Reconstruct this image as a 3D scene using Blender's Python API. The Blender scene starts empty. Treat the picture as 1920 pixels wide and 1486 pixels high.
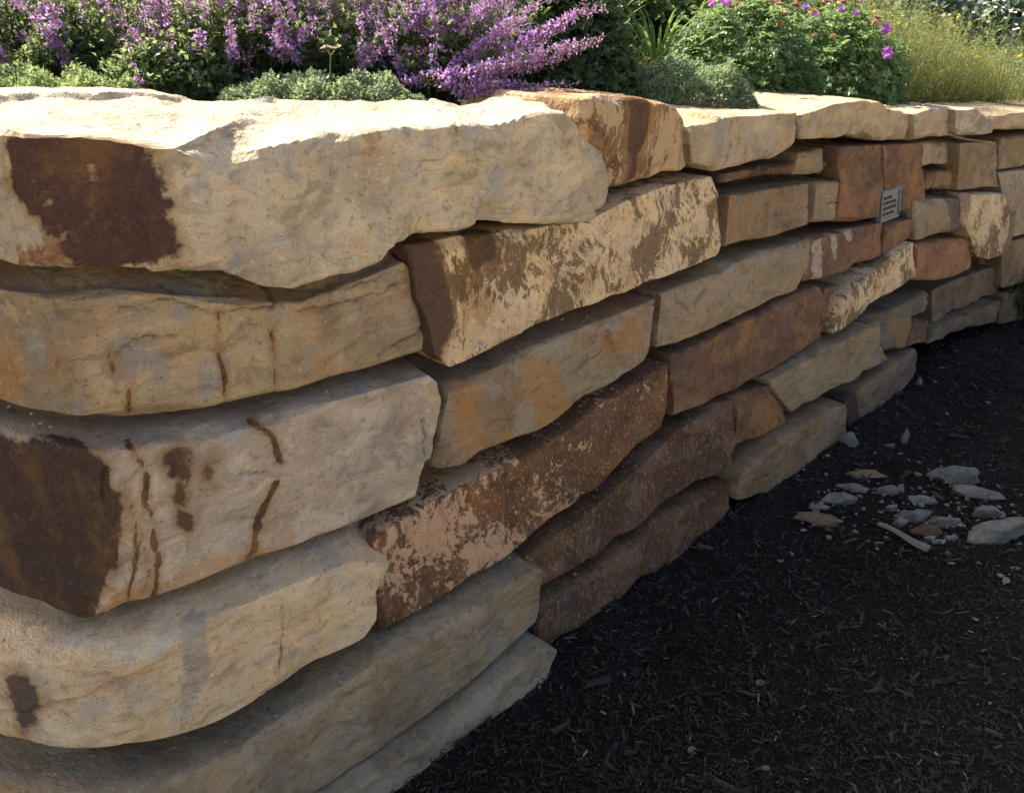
import bpy, bmesh, math, random
import numpy as np
from mathutils import Vector, Matrix

# ---------------------------------------------------------------- camera, sky, sun, exposure
scene = bpy.context.scene
COL = scene.collection
CAM_H = 1.62
cam_data = bpy.data.cameras.new('camera')
cam_data.sensor_width = 36.0
cam_data.lens = 1500.0 / 1920.0 * 36.0
cam_data.clip_start = 0.05
cam_data.clip_end = 600.0
cam = bpy.data.objects.new('camera', cam_data)
COL.objects.link(cam)
cam.location = (0, 0, CAM_H)
cam.rotation_euler = (math.radians(90) - math.atan(703.0 / 1500.0), 0, 0)
scene.camera = cam

SUN_EL = math.radians(43.0)
SUN_H = Vector((-0.83, 0.56)).normalized()
SUN_DIR = Vector((SUN_H.x * math.cos(SUN_EL), SUN_H.y * math.cos(SUN_EL), math.sin(SUN_EL)))
world = bpy.data.worlds.new('World')
scene.world = world
world.use_nodes = True
wn = world.node_tree.nodes
wl = world.node_tree.links
wn.clear()
sky_node = wn.new('ShaderNodeTexSky')
sky_node.sky_type = 'NISHITA'
sky_node.sun_disc = False
sky_node.sun_elevation = SUN_EL
sky_node.sun_rotation = math.atan2(SUN_H.x, SUN_H.y)
sky_node.air_density = 1.0
sky_node.dust_density = 5.0
sky_node.ozone_density = 0.6
bg = wn.new('ShaderNodeBackground')
bg.inputs['Strength'].default_value = 0.072
wo = wn.new('ShaderNodeOutputWorld')
wl.new(sky_node.outputs[0], bg.inputs['Color'])
wl.new(bg.outputs[0], wo.inputs['Surface'])

sun_data = bpy.data.lights.new('sun', 'SUN')
sun_data.energy = 4.2
sun_data.angle = math.radians(0.5)
sun_data.color = (1.0, 0.93, 0.80)
sun = bpy.data.objects.new('sun', sun_data)
COL.objects.link(sun)
sun.rotation_euler = SUN_DIR.to_track_quat('Z', 'Y').to_euler()

scene.view_settings.view_transform = 'Standard'
scene.view_settings.look = 'None'
scene.view_settings.exposure = 1.9
scene.view_settings.gamma = 1.0
scene.view_settings.use_curve_mapping = False
scene.render.film_transparent = False
try:
    scene.cycles.max_bounces = 7
    scene.cycles.use_adaptive_sampling = True
    scene.cycles.adaptive_threshold = 0.025
    scene.cycles.diffuse_bounces = 4
    scene.cycles.transmission_bounces = 4
except Exception:
    pass

RNG = np.random.default_rng(7)
rnd = random.Random(7)

# ---------------------------------------------------------------- noise helpers (numpy)
_perm = np.random.default_rng(3).permutation(256)
_perm = np.concatenate([_perm, _perm, _perm])
_grad = np.random.default_rng(4).normal(size=(256, 3))
_grad /= np.linalg.norm(_grad, axis=1)[:, None]


def perlin(P):
    P = np.asarray(P, float)
    i = np.floor(P).astype(int)
    f = P - i
    i &= 255
    w = f * f * f * (f * (f * 6 - 15) + 10)
    out = np.zeros(len(P))
    for dx in (0, 1):
        wx = w[:, 0] if dx else 1 - w[:, 0]
        for dy in (0, 1):
            wy = w[:, 1] if dy else 1 - w[:, 1]
            for dz in (0, 1):
                wz = w[:, 2] if dz else 1 - w[:, 2]
                h = _perm[_perm[_perm[(i[:, 0] + dx) & 255] + ((i[:, 1] + dy) & 255)] + ((i[:, 2] + dz) & 255)]
                g = _grad[h]
                d = g[:, 0] * (f[:, 0] - dx) + g[:, 1] * (f[:, 1] - dy) + g[:, 2] * (f[:, 2] - dz)
                out += wx * wy * wz * d
    return out * 1.5


def fbm(P, octs=3, lac=2.1, gain=0.5):
    a, r = 1.0, 0.0
    for o in range(octs):
        r = r + a * perlin(P * (lac ** o) + 17.3 * o)
        a *= gain
    return r


def facets(P, seed, n):
    """height field of split stone: every cell is a small tilted plane, with narrow steps between cells"""
    g = np.random.default_rng(seed)
    lo, hi = P.min(0), P.max(0)
    C = lo + g.random((n, 3)) * (hi - lo)
    tilt = g.normal(size=(n, 3)) * 0.12
    off = g.normal(size=n) * 0.5
    best = np.full(len(P), 1e9)
    sec = np.full(len(P), 1e9)
    hb = np.zeros(len(P))
    hs = np.zeros(len(P))
    for k in range(n):
        d = P - C[k]
        r = np.sqrt((d * d).sum(1))
        h = off[k] + (d @ tilt[k]) / 0.05
        m = r < best
        m2 = (~m) & (r < sec)
        sec = np.where(m, best, np.where(m2, r, sec))
        hs = np.where(m, hb, np.where(m2, h, hs))
        best = np.where(m, r, best)
        hb = np.where(m, h, hb)
    t = np.clip((sec - best) / 0.009, 0, 1)
    t = t * t * (3 - 2 * t) * 0.5 + 0.5
    return hb * t + hs * (1 - t)


# ---------------------------------------------------------------- object helpers
def link(o, parent=None):
    COL.objects.link(o)
    if parent is not None:
        o.parent = parent
    return o


def tag(o, label=None, cat=None, group=None, kind=None):
    if label: o['label'] = label
    if cat: o['category'] = cat
    if group: o['group'] = group
    if kind: o['kind'] = kind
    return o


def empty(name, loc, label, cat, group=None):
    o = bpy.data.objects.new(name, None)
    o.empty_display_size = 0.1
    o.location = loc
    link(o)
    return tag(o, label, cat, group)


def np_mesh(name, V, F, mats, smooth=True, mat_idx=None):
    """V (n,3) array; F list of (m,k) arrays (k = 3 or 4)"""
    me = bpy.data.meshes.new(name)
    V = np.ascontiguousarray(V, dtype=np.float32)
    me.vertices.add(len(V))
    me.vertices.foreach_set('co', V.ravel())
    loops = np.concatenate([f.ravel() for f in F]).astype(np.int32)
    sizes = np.concatenate([np.full(len(f), f.shape[1]) for f in F]).astype(np.int32)
    starts = np.concatenate([[0], np.cumsum(sizes)[:-1]]).astype(np.int32)
    me.loops.add(len(loops))
    me.loops.foreach_set('vertex_index', loops)
    me.polygons.add(len(sizes))
    me.polygons.foreach_set('loop_start', starts)
    me.polygons.foreach_set('loop_total', sizes)
    if mat_idx is not None:
        me.polygons.foreach_set('material_index', np.asarray(mat_idx, dtype=np.int32))
    me.polygons.foreach_set('use_smooth', np.full(len(sizes), smooth, dtype=bool))
    for m in (mats if isinstance(mats, (list, tuple)) else [mats]):
        me.materials.append(m)
    me.update()
    me.validate()
    return me


def attr_f(me, name, data):
    a = me.attributes.new(name, 'FLOAT', 'POINT')
    a.data.foreach_set('value', np.ascontiguousarray(data, dtype=np.float32))


def attr_v(me, name, data):
    a = me.attributes.new(name, 'FLOAT_VECTOR', 'POINT')
    a.data.foreach_set('vector', np.ascontiguousarray(data, dtype=np.float32).ravel())


# ---------------------------------------------------------------- node helpers
class NT:
    def __init__(self, name):
        self.m = bpy.data.materials.new(name)
        self.m.use_nodes = True
        self.t = self.m.node_tree
        self.t.nodes.clear()
        self.out = self.n('ShaderNodeOutputMaterial')

    def n(self, kind, **kw):
        x = self.t.nodes.new(kind)
        for k, v in kw.items():
            setattr(x, k, v)
        return x

    def set(self, sock, v):
        if hasattr(v, 'links') or isinstance(v, bpy.types.NodeSocket):
            self.t.links.new(v, sock)
        else:
            if isinstance(v, (tuple, list)) and len(v) == 3 and sock.type == 'RGBA':
                v = (*v, 1)
            sock.default_value = v

    def attr(self, name, out='Fac'):
        return self.n('ShaderNodeAttribute', attribute_name=name).outputs[out]

    def noise(self, vec, scale, detail=4, rough=0.55, dist=0.0):
        x = self.n('ShaderNodeTexNoise')
        self.set(x.inputs['Vector'], vec)
        self.set(x.inputs['Scale'], scale)
        self.set(x.inputs['Detail'], detail)
        self.set(x.inputs['Roughness'], rough)
        self.set(x.inputs['Distortion'], dist)
        return x.outputs['Fac']

    def math(self, op, a, b=0.0, c=None, clamp=False):
        x = self.n('ShaderNodeMath', operation=op, use_clamp=clamp)
        self.set(x.inputs[0], a)
        self.set(x.inputs[1], b)
        if c is not None: self.set(x.inputs[2], c)
        return x.outputs[0]

    def step(self, v, lo, hi, a=0.0, b=1.0):
        x = self.n('ShaderNodeMapRange', interpolation_type='SMOOTHSTEP')
        for k, q in zip((0, 1, 2, 3, 4), (v, lo, hi, a, b)):
            self.set(x.inputs[k], q)
        return x.outputs[0]

    def mix(self, f, a, b, blend='MIX'):
        x = self.n('ShaderNodeMix', data_type='RGBA', blend_type=blend)
        self.set(x.inputs['Factor'], f)
        self.set(x.inputs[6], a)
        self.set(x.inputs[7], b)
        return x.outputs[2]

    def vmap(self, vec, scale=(1, 1, 1), loc=(0, 0, 0)):
        x = self.n('ShaderNodeMapping')
        self.set(x.inputs['Vector'], vec)
        x.inputs['Scale'].default_value = scale
        x.inputs['Location'].default_value = loc
        return x.outputs[0]

    def bump(self, h, strength, dist, normal=None):
        x = self.n('ShaderNodeBump')
        self.set(x.inputs['Strength'], strength)
        self.set(x.inputs['Distance'], dist)
        self.set(x.inputs['Height'], h)
        if normal is not None: self.set(x.inputs['Normal'], normal)
        return x.outputs[0]

    def finish(self, shader):
        self.t.links.new(shader, self.out.inputs['Surface'])
        return self.m

    def bsdf(self, col, rough=0.9, normal=None, spec=0.25):
        x = self.n('ShaderNodeBsdfPrincipled')
        self.set(x.inputs['Base Color'], col)
        self.set(x.inputs['Roughness'], rough)
        x.inputs['Specular IOR Level'].default_value = spec
        if normal is not None: self.set(x.inputs['Normal'], normal)
        return x.outputs[0]


# ---------------------------------------------------------------- stone materials
PAL = dict(
    slab=dict(A=(.52, .44, .335), B=(.40, .345, .27), C=(.42, .25, .09), D=(.33, .31, .28), iron=.35, grey=.6, stain=(.060, .029, .023), patch=(.23, .085, .04)),
    tan=dict(A=(.40, .33, .225), B=(.31, .25, .175), C=(.36, .20, .07), D=(.27, .25, .23), iron=.5, grey=.55, stain=(.10, .05, .02), patch=(.3, .2, .1)),
    pale=dict(A=(.52, .43, .345), B=(.42, .345, .275), C=(.40, .22, .08), D=(.36, .33, .30), iron=.25, grey=.45, stain=(.052, .031, .022), patch=(.3, .2, .1)),
    cream=dict(A=(.68, .56, .405), B=(.59, .465, .32), C=(.50, .31, .14), D=(.46, .42, .35), iron=.35, grey=.5, stain=(.09, .06, .045), patch=(.27, .22, .17)),
    greybrown=dict(A=(.35, .295, .215), B=(.26, .215, .155), C=(.27, .19, .085), D=(.27, .238, .195), iron=.4, grey=.5, stain=(.1, .06, .03), patch=(.2, .15, .1)),
    grey=dict(A=(.37, .32, .245), B=(.28, .235, .18), C=(.27, .19, .10), D=(.29, .258, .215), iron=.3, grey=.6, stain=(.1, .06, .03), patch=(.2, .15, .1)),
    brownmix=dict(A=(.26, .175, .105), B=(.15, .095, .06), C=(.40, .21, .07), D=(.44, .36, .26), iron=.6, grey=.45, stain=(.075, .042, .03), patch=(.2, .1, .05), speck=.75, sp=(.52, .41, .28), st=(1, .25, 1), inv=True),
    speckcream=dict(A=(.62, .49, .33), B=(.70, .57, .40), C=(.38, .21, .07), D=(.40, .33, .25), iron=.45, grey=.3, stain=(.085, .048, .032), patch=(.20, .12, .06), speck=.8, sp=(.105, .062, .034), st=(1, .45, 1), rough=1.5),
    greyorange=dict(A=(.30, .25, .185), B=(.25, .185, .125), C=(.37, .19, .06), D=(.29, .265, .23), iron=.35, grey=.7, stain=(.1, .06, .03), patch=(.2, .15, .1)),
    greytan=dict(A=(.31, .255, .18), B=(.26, .21, .145), C=(.32, .19, .075), D=(.28, .26, .23), iron=.4, grey=.5, stain=(.1, .06, .03), patch=(.11, .075, .07)),
    speckbrown=dict(A=(.20, .112, .060), B=(.125, .072, .044), C=(.30, .15, .05), D=(.13, .10, .08), iron=.5, grey=.4, stain=(.1, .06, .03), patch=(.15, .085, .045), speck=.85, sp=(.62, .43, .30), st=(1, .8, 1), rough=1.6, inv=True),
    brown=dict(A=(.235, .142, .084), B=(.140, .088, .062), C=(.34, .19, .075), D=(.17, .125, .105), iron=.55, grey=.4, stain=(.08, .05, .03), patch=(.40, .33, .25), st=(1, .3, 1)),
    darkbrown=dict(A=(.135, .075, .046), B=(.092, .056, .040), C=(.20, .105, .04), D=(.13, .10, .088), iron=.5, grey=.4, stain=(.07, .04, .03), patch=(.36, .28, .22), speck=.2, sp=(.38, .29, .22), st=(1, .5, 1)),
    tanbrown=dict(A=(.29, .215, .14), B=(.215, .155, .105), C=(.31, .18, .07), D=(.24, .20, .165), iron=.5, grey=.45, stain=(.08, .05, .03), patch=(.3, .2, .1), st=(1, .4, 1)),
    greybrown2=dict(A=(.21, .165, .12), B=(.155, .12, .092), C=(.23, .13, .055), D=(.20, .18, .16), iron=.4, grey=.5, stain=(.05, .035, .03), patch=(.3, .2, .1), st=(1, .5, 1)),
    greygreen=dict(A=(.20, .175, .125), B=(.15, .135, .105), C=(.30, .18, .06), D=(.19, .18, .155), iron=.3, grey=.6, stain=(.05, .035, .03), patch=(.3, .2, .1)),
    orange=dict(A=(.33, .185, .105), B=(.26, .145, .09), C=(.42, .24, .12), D=(.28, .20, .15), iron=.4, grey=.35, stain=(.1, .06, .03), patch=(.3, .2, .1), st=(1, .35, 1)),
    tan2=dict(A=(.29, .225, .145), B=(.22, .17, .11), C=(.36, .22, .09), D=(.29, .26, .215), iron=.4, grey=.4, stain=(.1, .06, .03), patch=(.3, .2, .1), st=(1, .3, 1)),
    coping=dict(A=(.44, .36, .255), B=(.35, .28, .195), C=(.42, .27, .11), D=(.35, .325, .285), iron=.4, grey=.5, stain=(.1, .06, .03), patch=(.3, .2, .1), st=(1, .5, 1)),
    coping2=dict(A=(.47, .42, .36), B=(.33, .28, .22), C=(.38, .25, .12), D=(.26, .24, .23), iron=.3, grey=.6, stain=(.1, .06, .03), patch=(.3, .2, .1)),
    rub_white=dict(A=(.245, .23, .208), B=(.18, .17, .155), C=(.36, .31, .24), D=(.21, .21, .21), iron=.2, grey=.5, stain=(.1, .06, .03), patch=(.3, .2, .1)),
    rub_tan=dict(A=(.24, .18, .115), B=(.19, .14, .095), C=(.25, .15, .07), D=(.2, .18, .16), iron=.4, grey=.4, stain=(.1, .06, .03), patch=(.3, .2, .1)),
    rub_red=dict(A=(.17, .10, .075), B=(.12, .075, .06), C=(.2, .11, .06), D=(.15, .12, .11), iron=.4, grey=.4, stain=(.1, .06, .03), patch=(.3, .2, .1)),
)
for _k, _p in PAL.items():      # warm cast put into the whole set to offset bluish skylight
    _w = (1.03, .97, .87) if _k in ('slab', 'coping', 'coping2', 'pale', 'rub_white') else (1.06, .945, .80)
    for _c in ('A', 'B', 'C', 'sp'):
        if _c in _p: _p[_c] = tuple(min(.8, a * b) for a, b in zip(_p[_c], _w))
_stone_mats = {}


def stone_mat(key, patch=None):
    k = (key, patch)
    if k in _stone_mats: return _stone_mats[k]
    p = PAL[key]
    T = NT('stone_' + key)
    co0 = T.attr('wc', 'Vector')
    wv = T.n('ShaderNodeTexNoise'); T.set(wv.inputs['Vector'], co0); T.set(wv.inputs['Scale'], 7.0); T.set(wv.inputs['Detail'], 2.0)
    va = T.n('ShaderNodeVectorMath', operation='MULTIPLY_ADD'); T.set(va.inputs[0], wv.outputs['Color']); va.inputs[1].default_value = (.11, .11, .11); T.set(va.inputs[2], co0)
    co = va.outputs[0]
    n1 = T.noise(co, 4.5, 3, .6)
    n2 = T.noise(T.vmap(co, p.get('st', (1, 1, 1)), (3, 5, 1)), 13, 4, .6)
    n3 = T.noise(co0, 55, 3, .68)
    n4 = T.noise(co0, 190, 2, .65)
    nI = T.noise(T.vmap(co, (1, .75, 1), (11, 2, 7)), 5.5, 4, .62)
    c2 = T.math('SUBTRACT', n2, .5)
    c3 = T.math('SUBTRACT', n3, .5)
    edge = T.math('ADD', T.math('MULTIPLY', c2, .075), T.math('MULTIPLY', c3, .030))

    def region(name):
        return T.step(T.math('ADD', T.attr(name), edge), -.0065, .0060)
    base = T.mix(T.step(n1, .40, .60), p['A'], p['B'])
    nw = T.noise(T.vmap(co, (1, 2.2, 1), (7, 3, 2)), 9, 4, .65)
    base = T.mix(T.math('MULTIPLY', T.step(nw, .52, .66), .58), base, tuple(a * .52 for a in p['B']))
    base = T.mix(T.math('MULTIPLY', T.step(nw, .46, .34), .5), base, tuple(min(.75, a * 1.28) for a in p['A']))
    base = T.mix(T.math('MULTIPLY', T.step(n2, .50, .66), min(.9, p['grey'] * 1.25)), base, p['D'])
    iron = T.math('MULTIPLY', T.step(nI, .54, .68), p['iron'])
    iron = T.math('MAXIMUM', iron, T.math('MULTIPLY', T.step(T.math('ADD', T.attr('iron'), T.math('MULTIPLY', edge, 2.2)), -.010, .010), .88))
    iron = T.math('MULTIPLY', iron, T.step(n3, .25, .55, .70, 1.0))
    hue = T.noise(T.vmap(co0, (1, .8, 1), (21, 5, 3)), 7.5, 2, .5)
    base = T.mix(T.math('MULTIPLY', T.step(hue, .55, .66), .38), base, T.mix(1.0, base, (.82, .71, .74), 'MULTIPLY'))
    base = T.mix(T.math('MULTIPLY', T.step(hue, .45, .34), .38), base, T.mix(1.0, base, (1.12, .93, .62), 'MULTIPLY'))
    base = T.mix(iron, base, T.mix(T.step(n2, .4, .62), p['C'], T.mix(.5, p['C'], p['A'])))
    # pale blotches and dark pits of weathered sandstone
    base = T.mix(T.math('MULTIPLY', T.step(n3, .58, .72), .34), base, tuple(min(.75, a * 1.55) for a in p['A']))
    base = T.mix(T.math('MULTIPLY', T.step(n3, .43, .32), .62), base, T.mix(.5, p['B'], (.05, .035, .025)))
    hgt = None
    if p.get('speck'):
        sv = T.vmap(co, p['st'], (1, 4, 9))
        ns = T.noise(sv, 52, 4, .76)
        nm = T.noise(co, 6.5, 2, .55)
        t = T.math('ADD', T.math('SUBTRACT', ns, .5), T.math('MULTIPLY', T.math('SUBTRACT', nm, .5), 1.1))
        t = T.math('ADD', t, T.math('MULTIPLY', T.step(T.attr('patch'), -.05, .03), -.16 if p.get('inv') else .13))
        f = T.step(t, .03, .10) if not p.get('inv') else T.step(t, .0, .06)
        hgt = f
        base = T.mix(T.math('MULTIPLY', f, p['speck']), base, p['sp'])
        ns2 = T.noise(sv, 120, 3, .7)
        base = T.mix(T.math('MULTIPLY', T.step(ns2, .57, .64), .6 if not p.get('inv') else .45), base, p['sp'])
    else:
        base = T.mix(T.math('MULTIPLY', region('patch'), T.step(n3, .28, .6, .35, .95)), base, patch or p['patch'])
    sc = T.mix(T.step(n3, .35, .7), p['stain'], tuple(x * 1.6 + .006 for x in p['stain']))
    sc = T.mix(T.math('MULTIPLY', T.step(nI, .5, .64), .6), sc, tuple(a * .45 for a in p['C']))
    # thin bedding streaks, hairline cracks
    bed = T.noise(T.vmap(co, (.8, 7, .8) if p.get('st', (1, 1, 1))[1] >= 1 else (5, .7, 5), (4, 1, 6)), 11, 3, .65)
    base = T.mix(T.math('MULTIPLY', T.step(bed, .56, .70), .38), base, tuple(a * .42 for a in p['B']))
    base = T.mix(T.math('MULTIPLY', T.step(bed, .44, .30), .22), base, tuple(min(.75, a * 1.35) for a in p['A']))
    base = T.mix(T.math('MULTIPLY', T.step(n4, .61, .70), .6), base, tuple(a * .35 for a in p['B']))
    base = T.mix(T.math('MULTIPLY', T.step(T.attr('crack'), .0045, .0005), .55), base, (.045, .032, .024))
    base = T.mix(T.math('MULTIPLY', T.step(T.math('ADD', T.attr('stain'), T.math('MULTIPLY', edge, 1.6)), -.035, .002), .55), base, tuple(a * .62 for a in p['C']))
    base = T.mix(T.math('MULTIPLY', T.step(T.math('ADD', T.attr('vein'), T.math('MULTIPLY', edge, .5)), -.016, .0), .45), base, tuple(a * .75 for a in p['C']))
    base = T.mix(T.math('MULTIPLY', region('stain'), T.step(n3, .26, .5, .72, 1.0)), base, sc)
    rg = T.n('ShaderNodeTexNoise', noise_type='RIDGED_MULTIFRACTAL', normalize=True)
    T.set(rg.inputs['Vector'], T.vmap(co, (1, 1.5, 1), (6, 9, 2))); T.set(rg.inputs['Scale'], 10.0); T.set(rg.inputs['Detail'], 3.0); T.set(rg.inputs['Roughness'], .55)
    rgv = rg.outputs['Fac']
    base = T.mix(T.math('MULTIPLY', T.step(rgv, .62, .86), .38), base, tuple(a * .40 for a in p['B']))
    vein = T.step(T.math('ADD', T.attr('vein'), T.math('ADD', T.math('MULTIPLY', c3, .012), T.math('MULTIPLY', c2, .012))), -.0015, .0015)
    base = T.mix(T.math('MULTIPLY', vein, .9), base, T.mix(T.step(n3, .40, .62), (.055, .030, .018), (.19, .085, .026)))
    gr = T.math('ADD', .72, T.math('MULTIPLY', n4, .56))
    col = T.mix(1.0, base, T.n('ShaderNodeCombineColor').outputs[0], 'MULTIPLY')
    cc = col.node.inputs[7].links[0].from_node
    for i in range(3): T.set(cc.inputs[i], gr)
    h = T.math('ADD', T.math('MULTIPLY', n3, .6), T.math('MULTIPLY', n4, .25))
    h = T.math('ADD', h, T.math('MULTIPLY', T.step(n4, .64, .76), -.25))
    nb = T.bump(h, .9, .011 * p.get('rough', 1.0))
    m = T.finish(T.bsdf(col, .92, nb, .18))
    _stone_mats[k] = m
    return m


# ---------------------------------------------------------------- plan of the wall: base curve, s in metres along it
def wall_curve():
    th0 = math.radians(44.2)
    J = np.array([-0.577, 1.07])
    ds, R = .01, .36
    pr, hr, p, S = [J.copy()], [th0], J.copy(), 0.0
    while S < 8:
        S += ds
        a = th0 if S < 3.7 else th0 - math.radians(11) * min(1, (S - 3.7) / .9)
        p = p + ds * np.array([math.cos(a), math.sin(a)])
        pr.append(p.copy()); hr.append(a)
    pl, hl, p, S = [], [], J.copy(), 0.0
    while S < 3:
        S += ds
        a = th0 - min(math.radians(65.2), S / R)
        p = p - ds * np.array([math.cos(a), math.sin(a)])
        pl.append(p.copy()); hl.append(a)
    P = np.vstack([np.array(pl)[::-1], np.array(pr)])
    A = np.concatenate([np.array(hl)[::-1], np.array(hr)])
    s = (np.arange(len(P)) - len(pl)) * ds
    return s, P, A


CS, CP, CA = wall_curve()


def wall_xy(s, b):
    """plan position at length s, set back b from the base line; and the outward normal"""
    x = np.interp(s, CS, CP[:, 0]); y = np.interp(s, CS, CP[:, 1]); a = np.interp(s, CS, CA)
    n = np.stack([np.sin(a), -np.cos(a)], -1)
    return np.stack([x, y], -1) - n * np.asarray(b)[..., None], n


# ---------------------------------------------------------------- stones
def poly_sd(P, poly):
    """signed distance to polygon, positive inside"""
    poly = np.asarray(poly, float)
    d = np.full(len(P), 1e9)
    ins = np.zeros(len(P), bool)
    n = len(poly)
    for i in range(n):
        a, b = poly[i], poly[(i + 1) % n]
        e = b - a
        w = P - a
        t = np.clip((w @ e) / (e @ e + 1e-12), 0, 1)
        d = np.minimum(d, np.linalg.norm(w - t[:, None] * e, axis=1))
        c = ((a[1] > P[:, 1]) != (b[1] > P[:, 1])) & (P[:, 0] < (b[0] - a[0]) * (P[:, 1] - a[1]) / (b[1] - a[1] + 1e-12) + a[0])
        ins ^= c
    return np.where(ins, d, -d)


def line_d(P, pts):
    pts = np.asarray(pts, float)
    d = np.full(len(P), 1e9)
    for a, b in zip(pts[:-1], pts[1:]):
        e = b - a
        w = P - a
        t = np.clip((w @ e) / (e @ e + 1e-12), 0, 1)
        d = np.minimum(d, np.linalg.norm(w - t[:, None] * e, axis=1))
    return d


def box_lattice(xs, ys, ws):
    nx, ny, nw = len(xs), len(ys), len(ws)
    idx = np.full((nx, ny, nw), -1, dtype=np.int64)
    surf = np.zeros((nx, ny, nw), bool)
    surf[0] = surf[-1] = True
    surf[:, 0] = surf[:, -1] = True
    surf[:, :, 0] = surf[:, :, -1] = True
    idx[surf] = np.arange(surf.sum())
    I, Jj, Kk = np.nonzero(surf)
    V = np.stack([xs[I], ys[Jj], ws[Kk]], 1)

    def quads(g, flip):
        a, b, c, d = g[:-1, :-1].ravel(), g[1:, :-1].ravel(), g[1:, 1:].ravel(), g[:-1, 1:].ravel()
        q = np.stack([a, b, c, d], 1)
        return q[:, ::-1] if flip else q
    F = np.vstack([quads(idx[:, :, 0], False), quads(idx[:, :, -1], True),
                   quads(idx[:, 0, :], True), quads(idx[:, -1, :], False),
                   quads(idx[0, :, :], False), quads(idx[-1, :, :], True)])
    return V, F


def vert_normals(V, F):
    a = V[F[:, 2]] - V[F[:, 0]]
    b = V[F[:, 3]] - V[F[:, 1]]
    fn = np.cross(a, b)
    N = np.zeros_like(V)
    for k in range(4):
        for c in range(3):
            N[:, c] += np.bincount(F[:, k], fn[:, c], len(V))
    return N / (np.linalg.norm(N, axis=1)[:, None] + 1e-12)


def resample(pts, t):
    pts = np.asarray(pts, float)
    d = np.concatenate([[0], np.cumsum(np.linalg.norm(np.diff(pts, axis=0), axis=1))])
    d /= d[-1]
    return np.stack([np.interp(t, d, pts[:, 0]), np.interp(t, d, pts[:, 1])], -1)


PATCH_COL = dict(red=(.23, .085, .04), greyp=(.37, .305, .24), palep=(.42, .35, .27), purple=(.11, .075, .075), redp=(.27, .13, .075), tanp=(.32, .22, .12))


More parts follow.
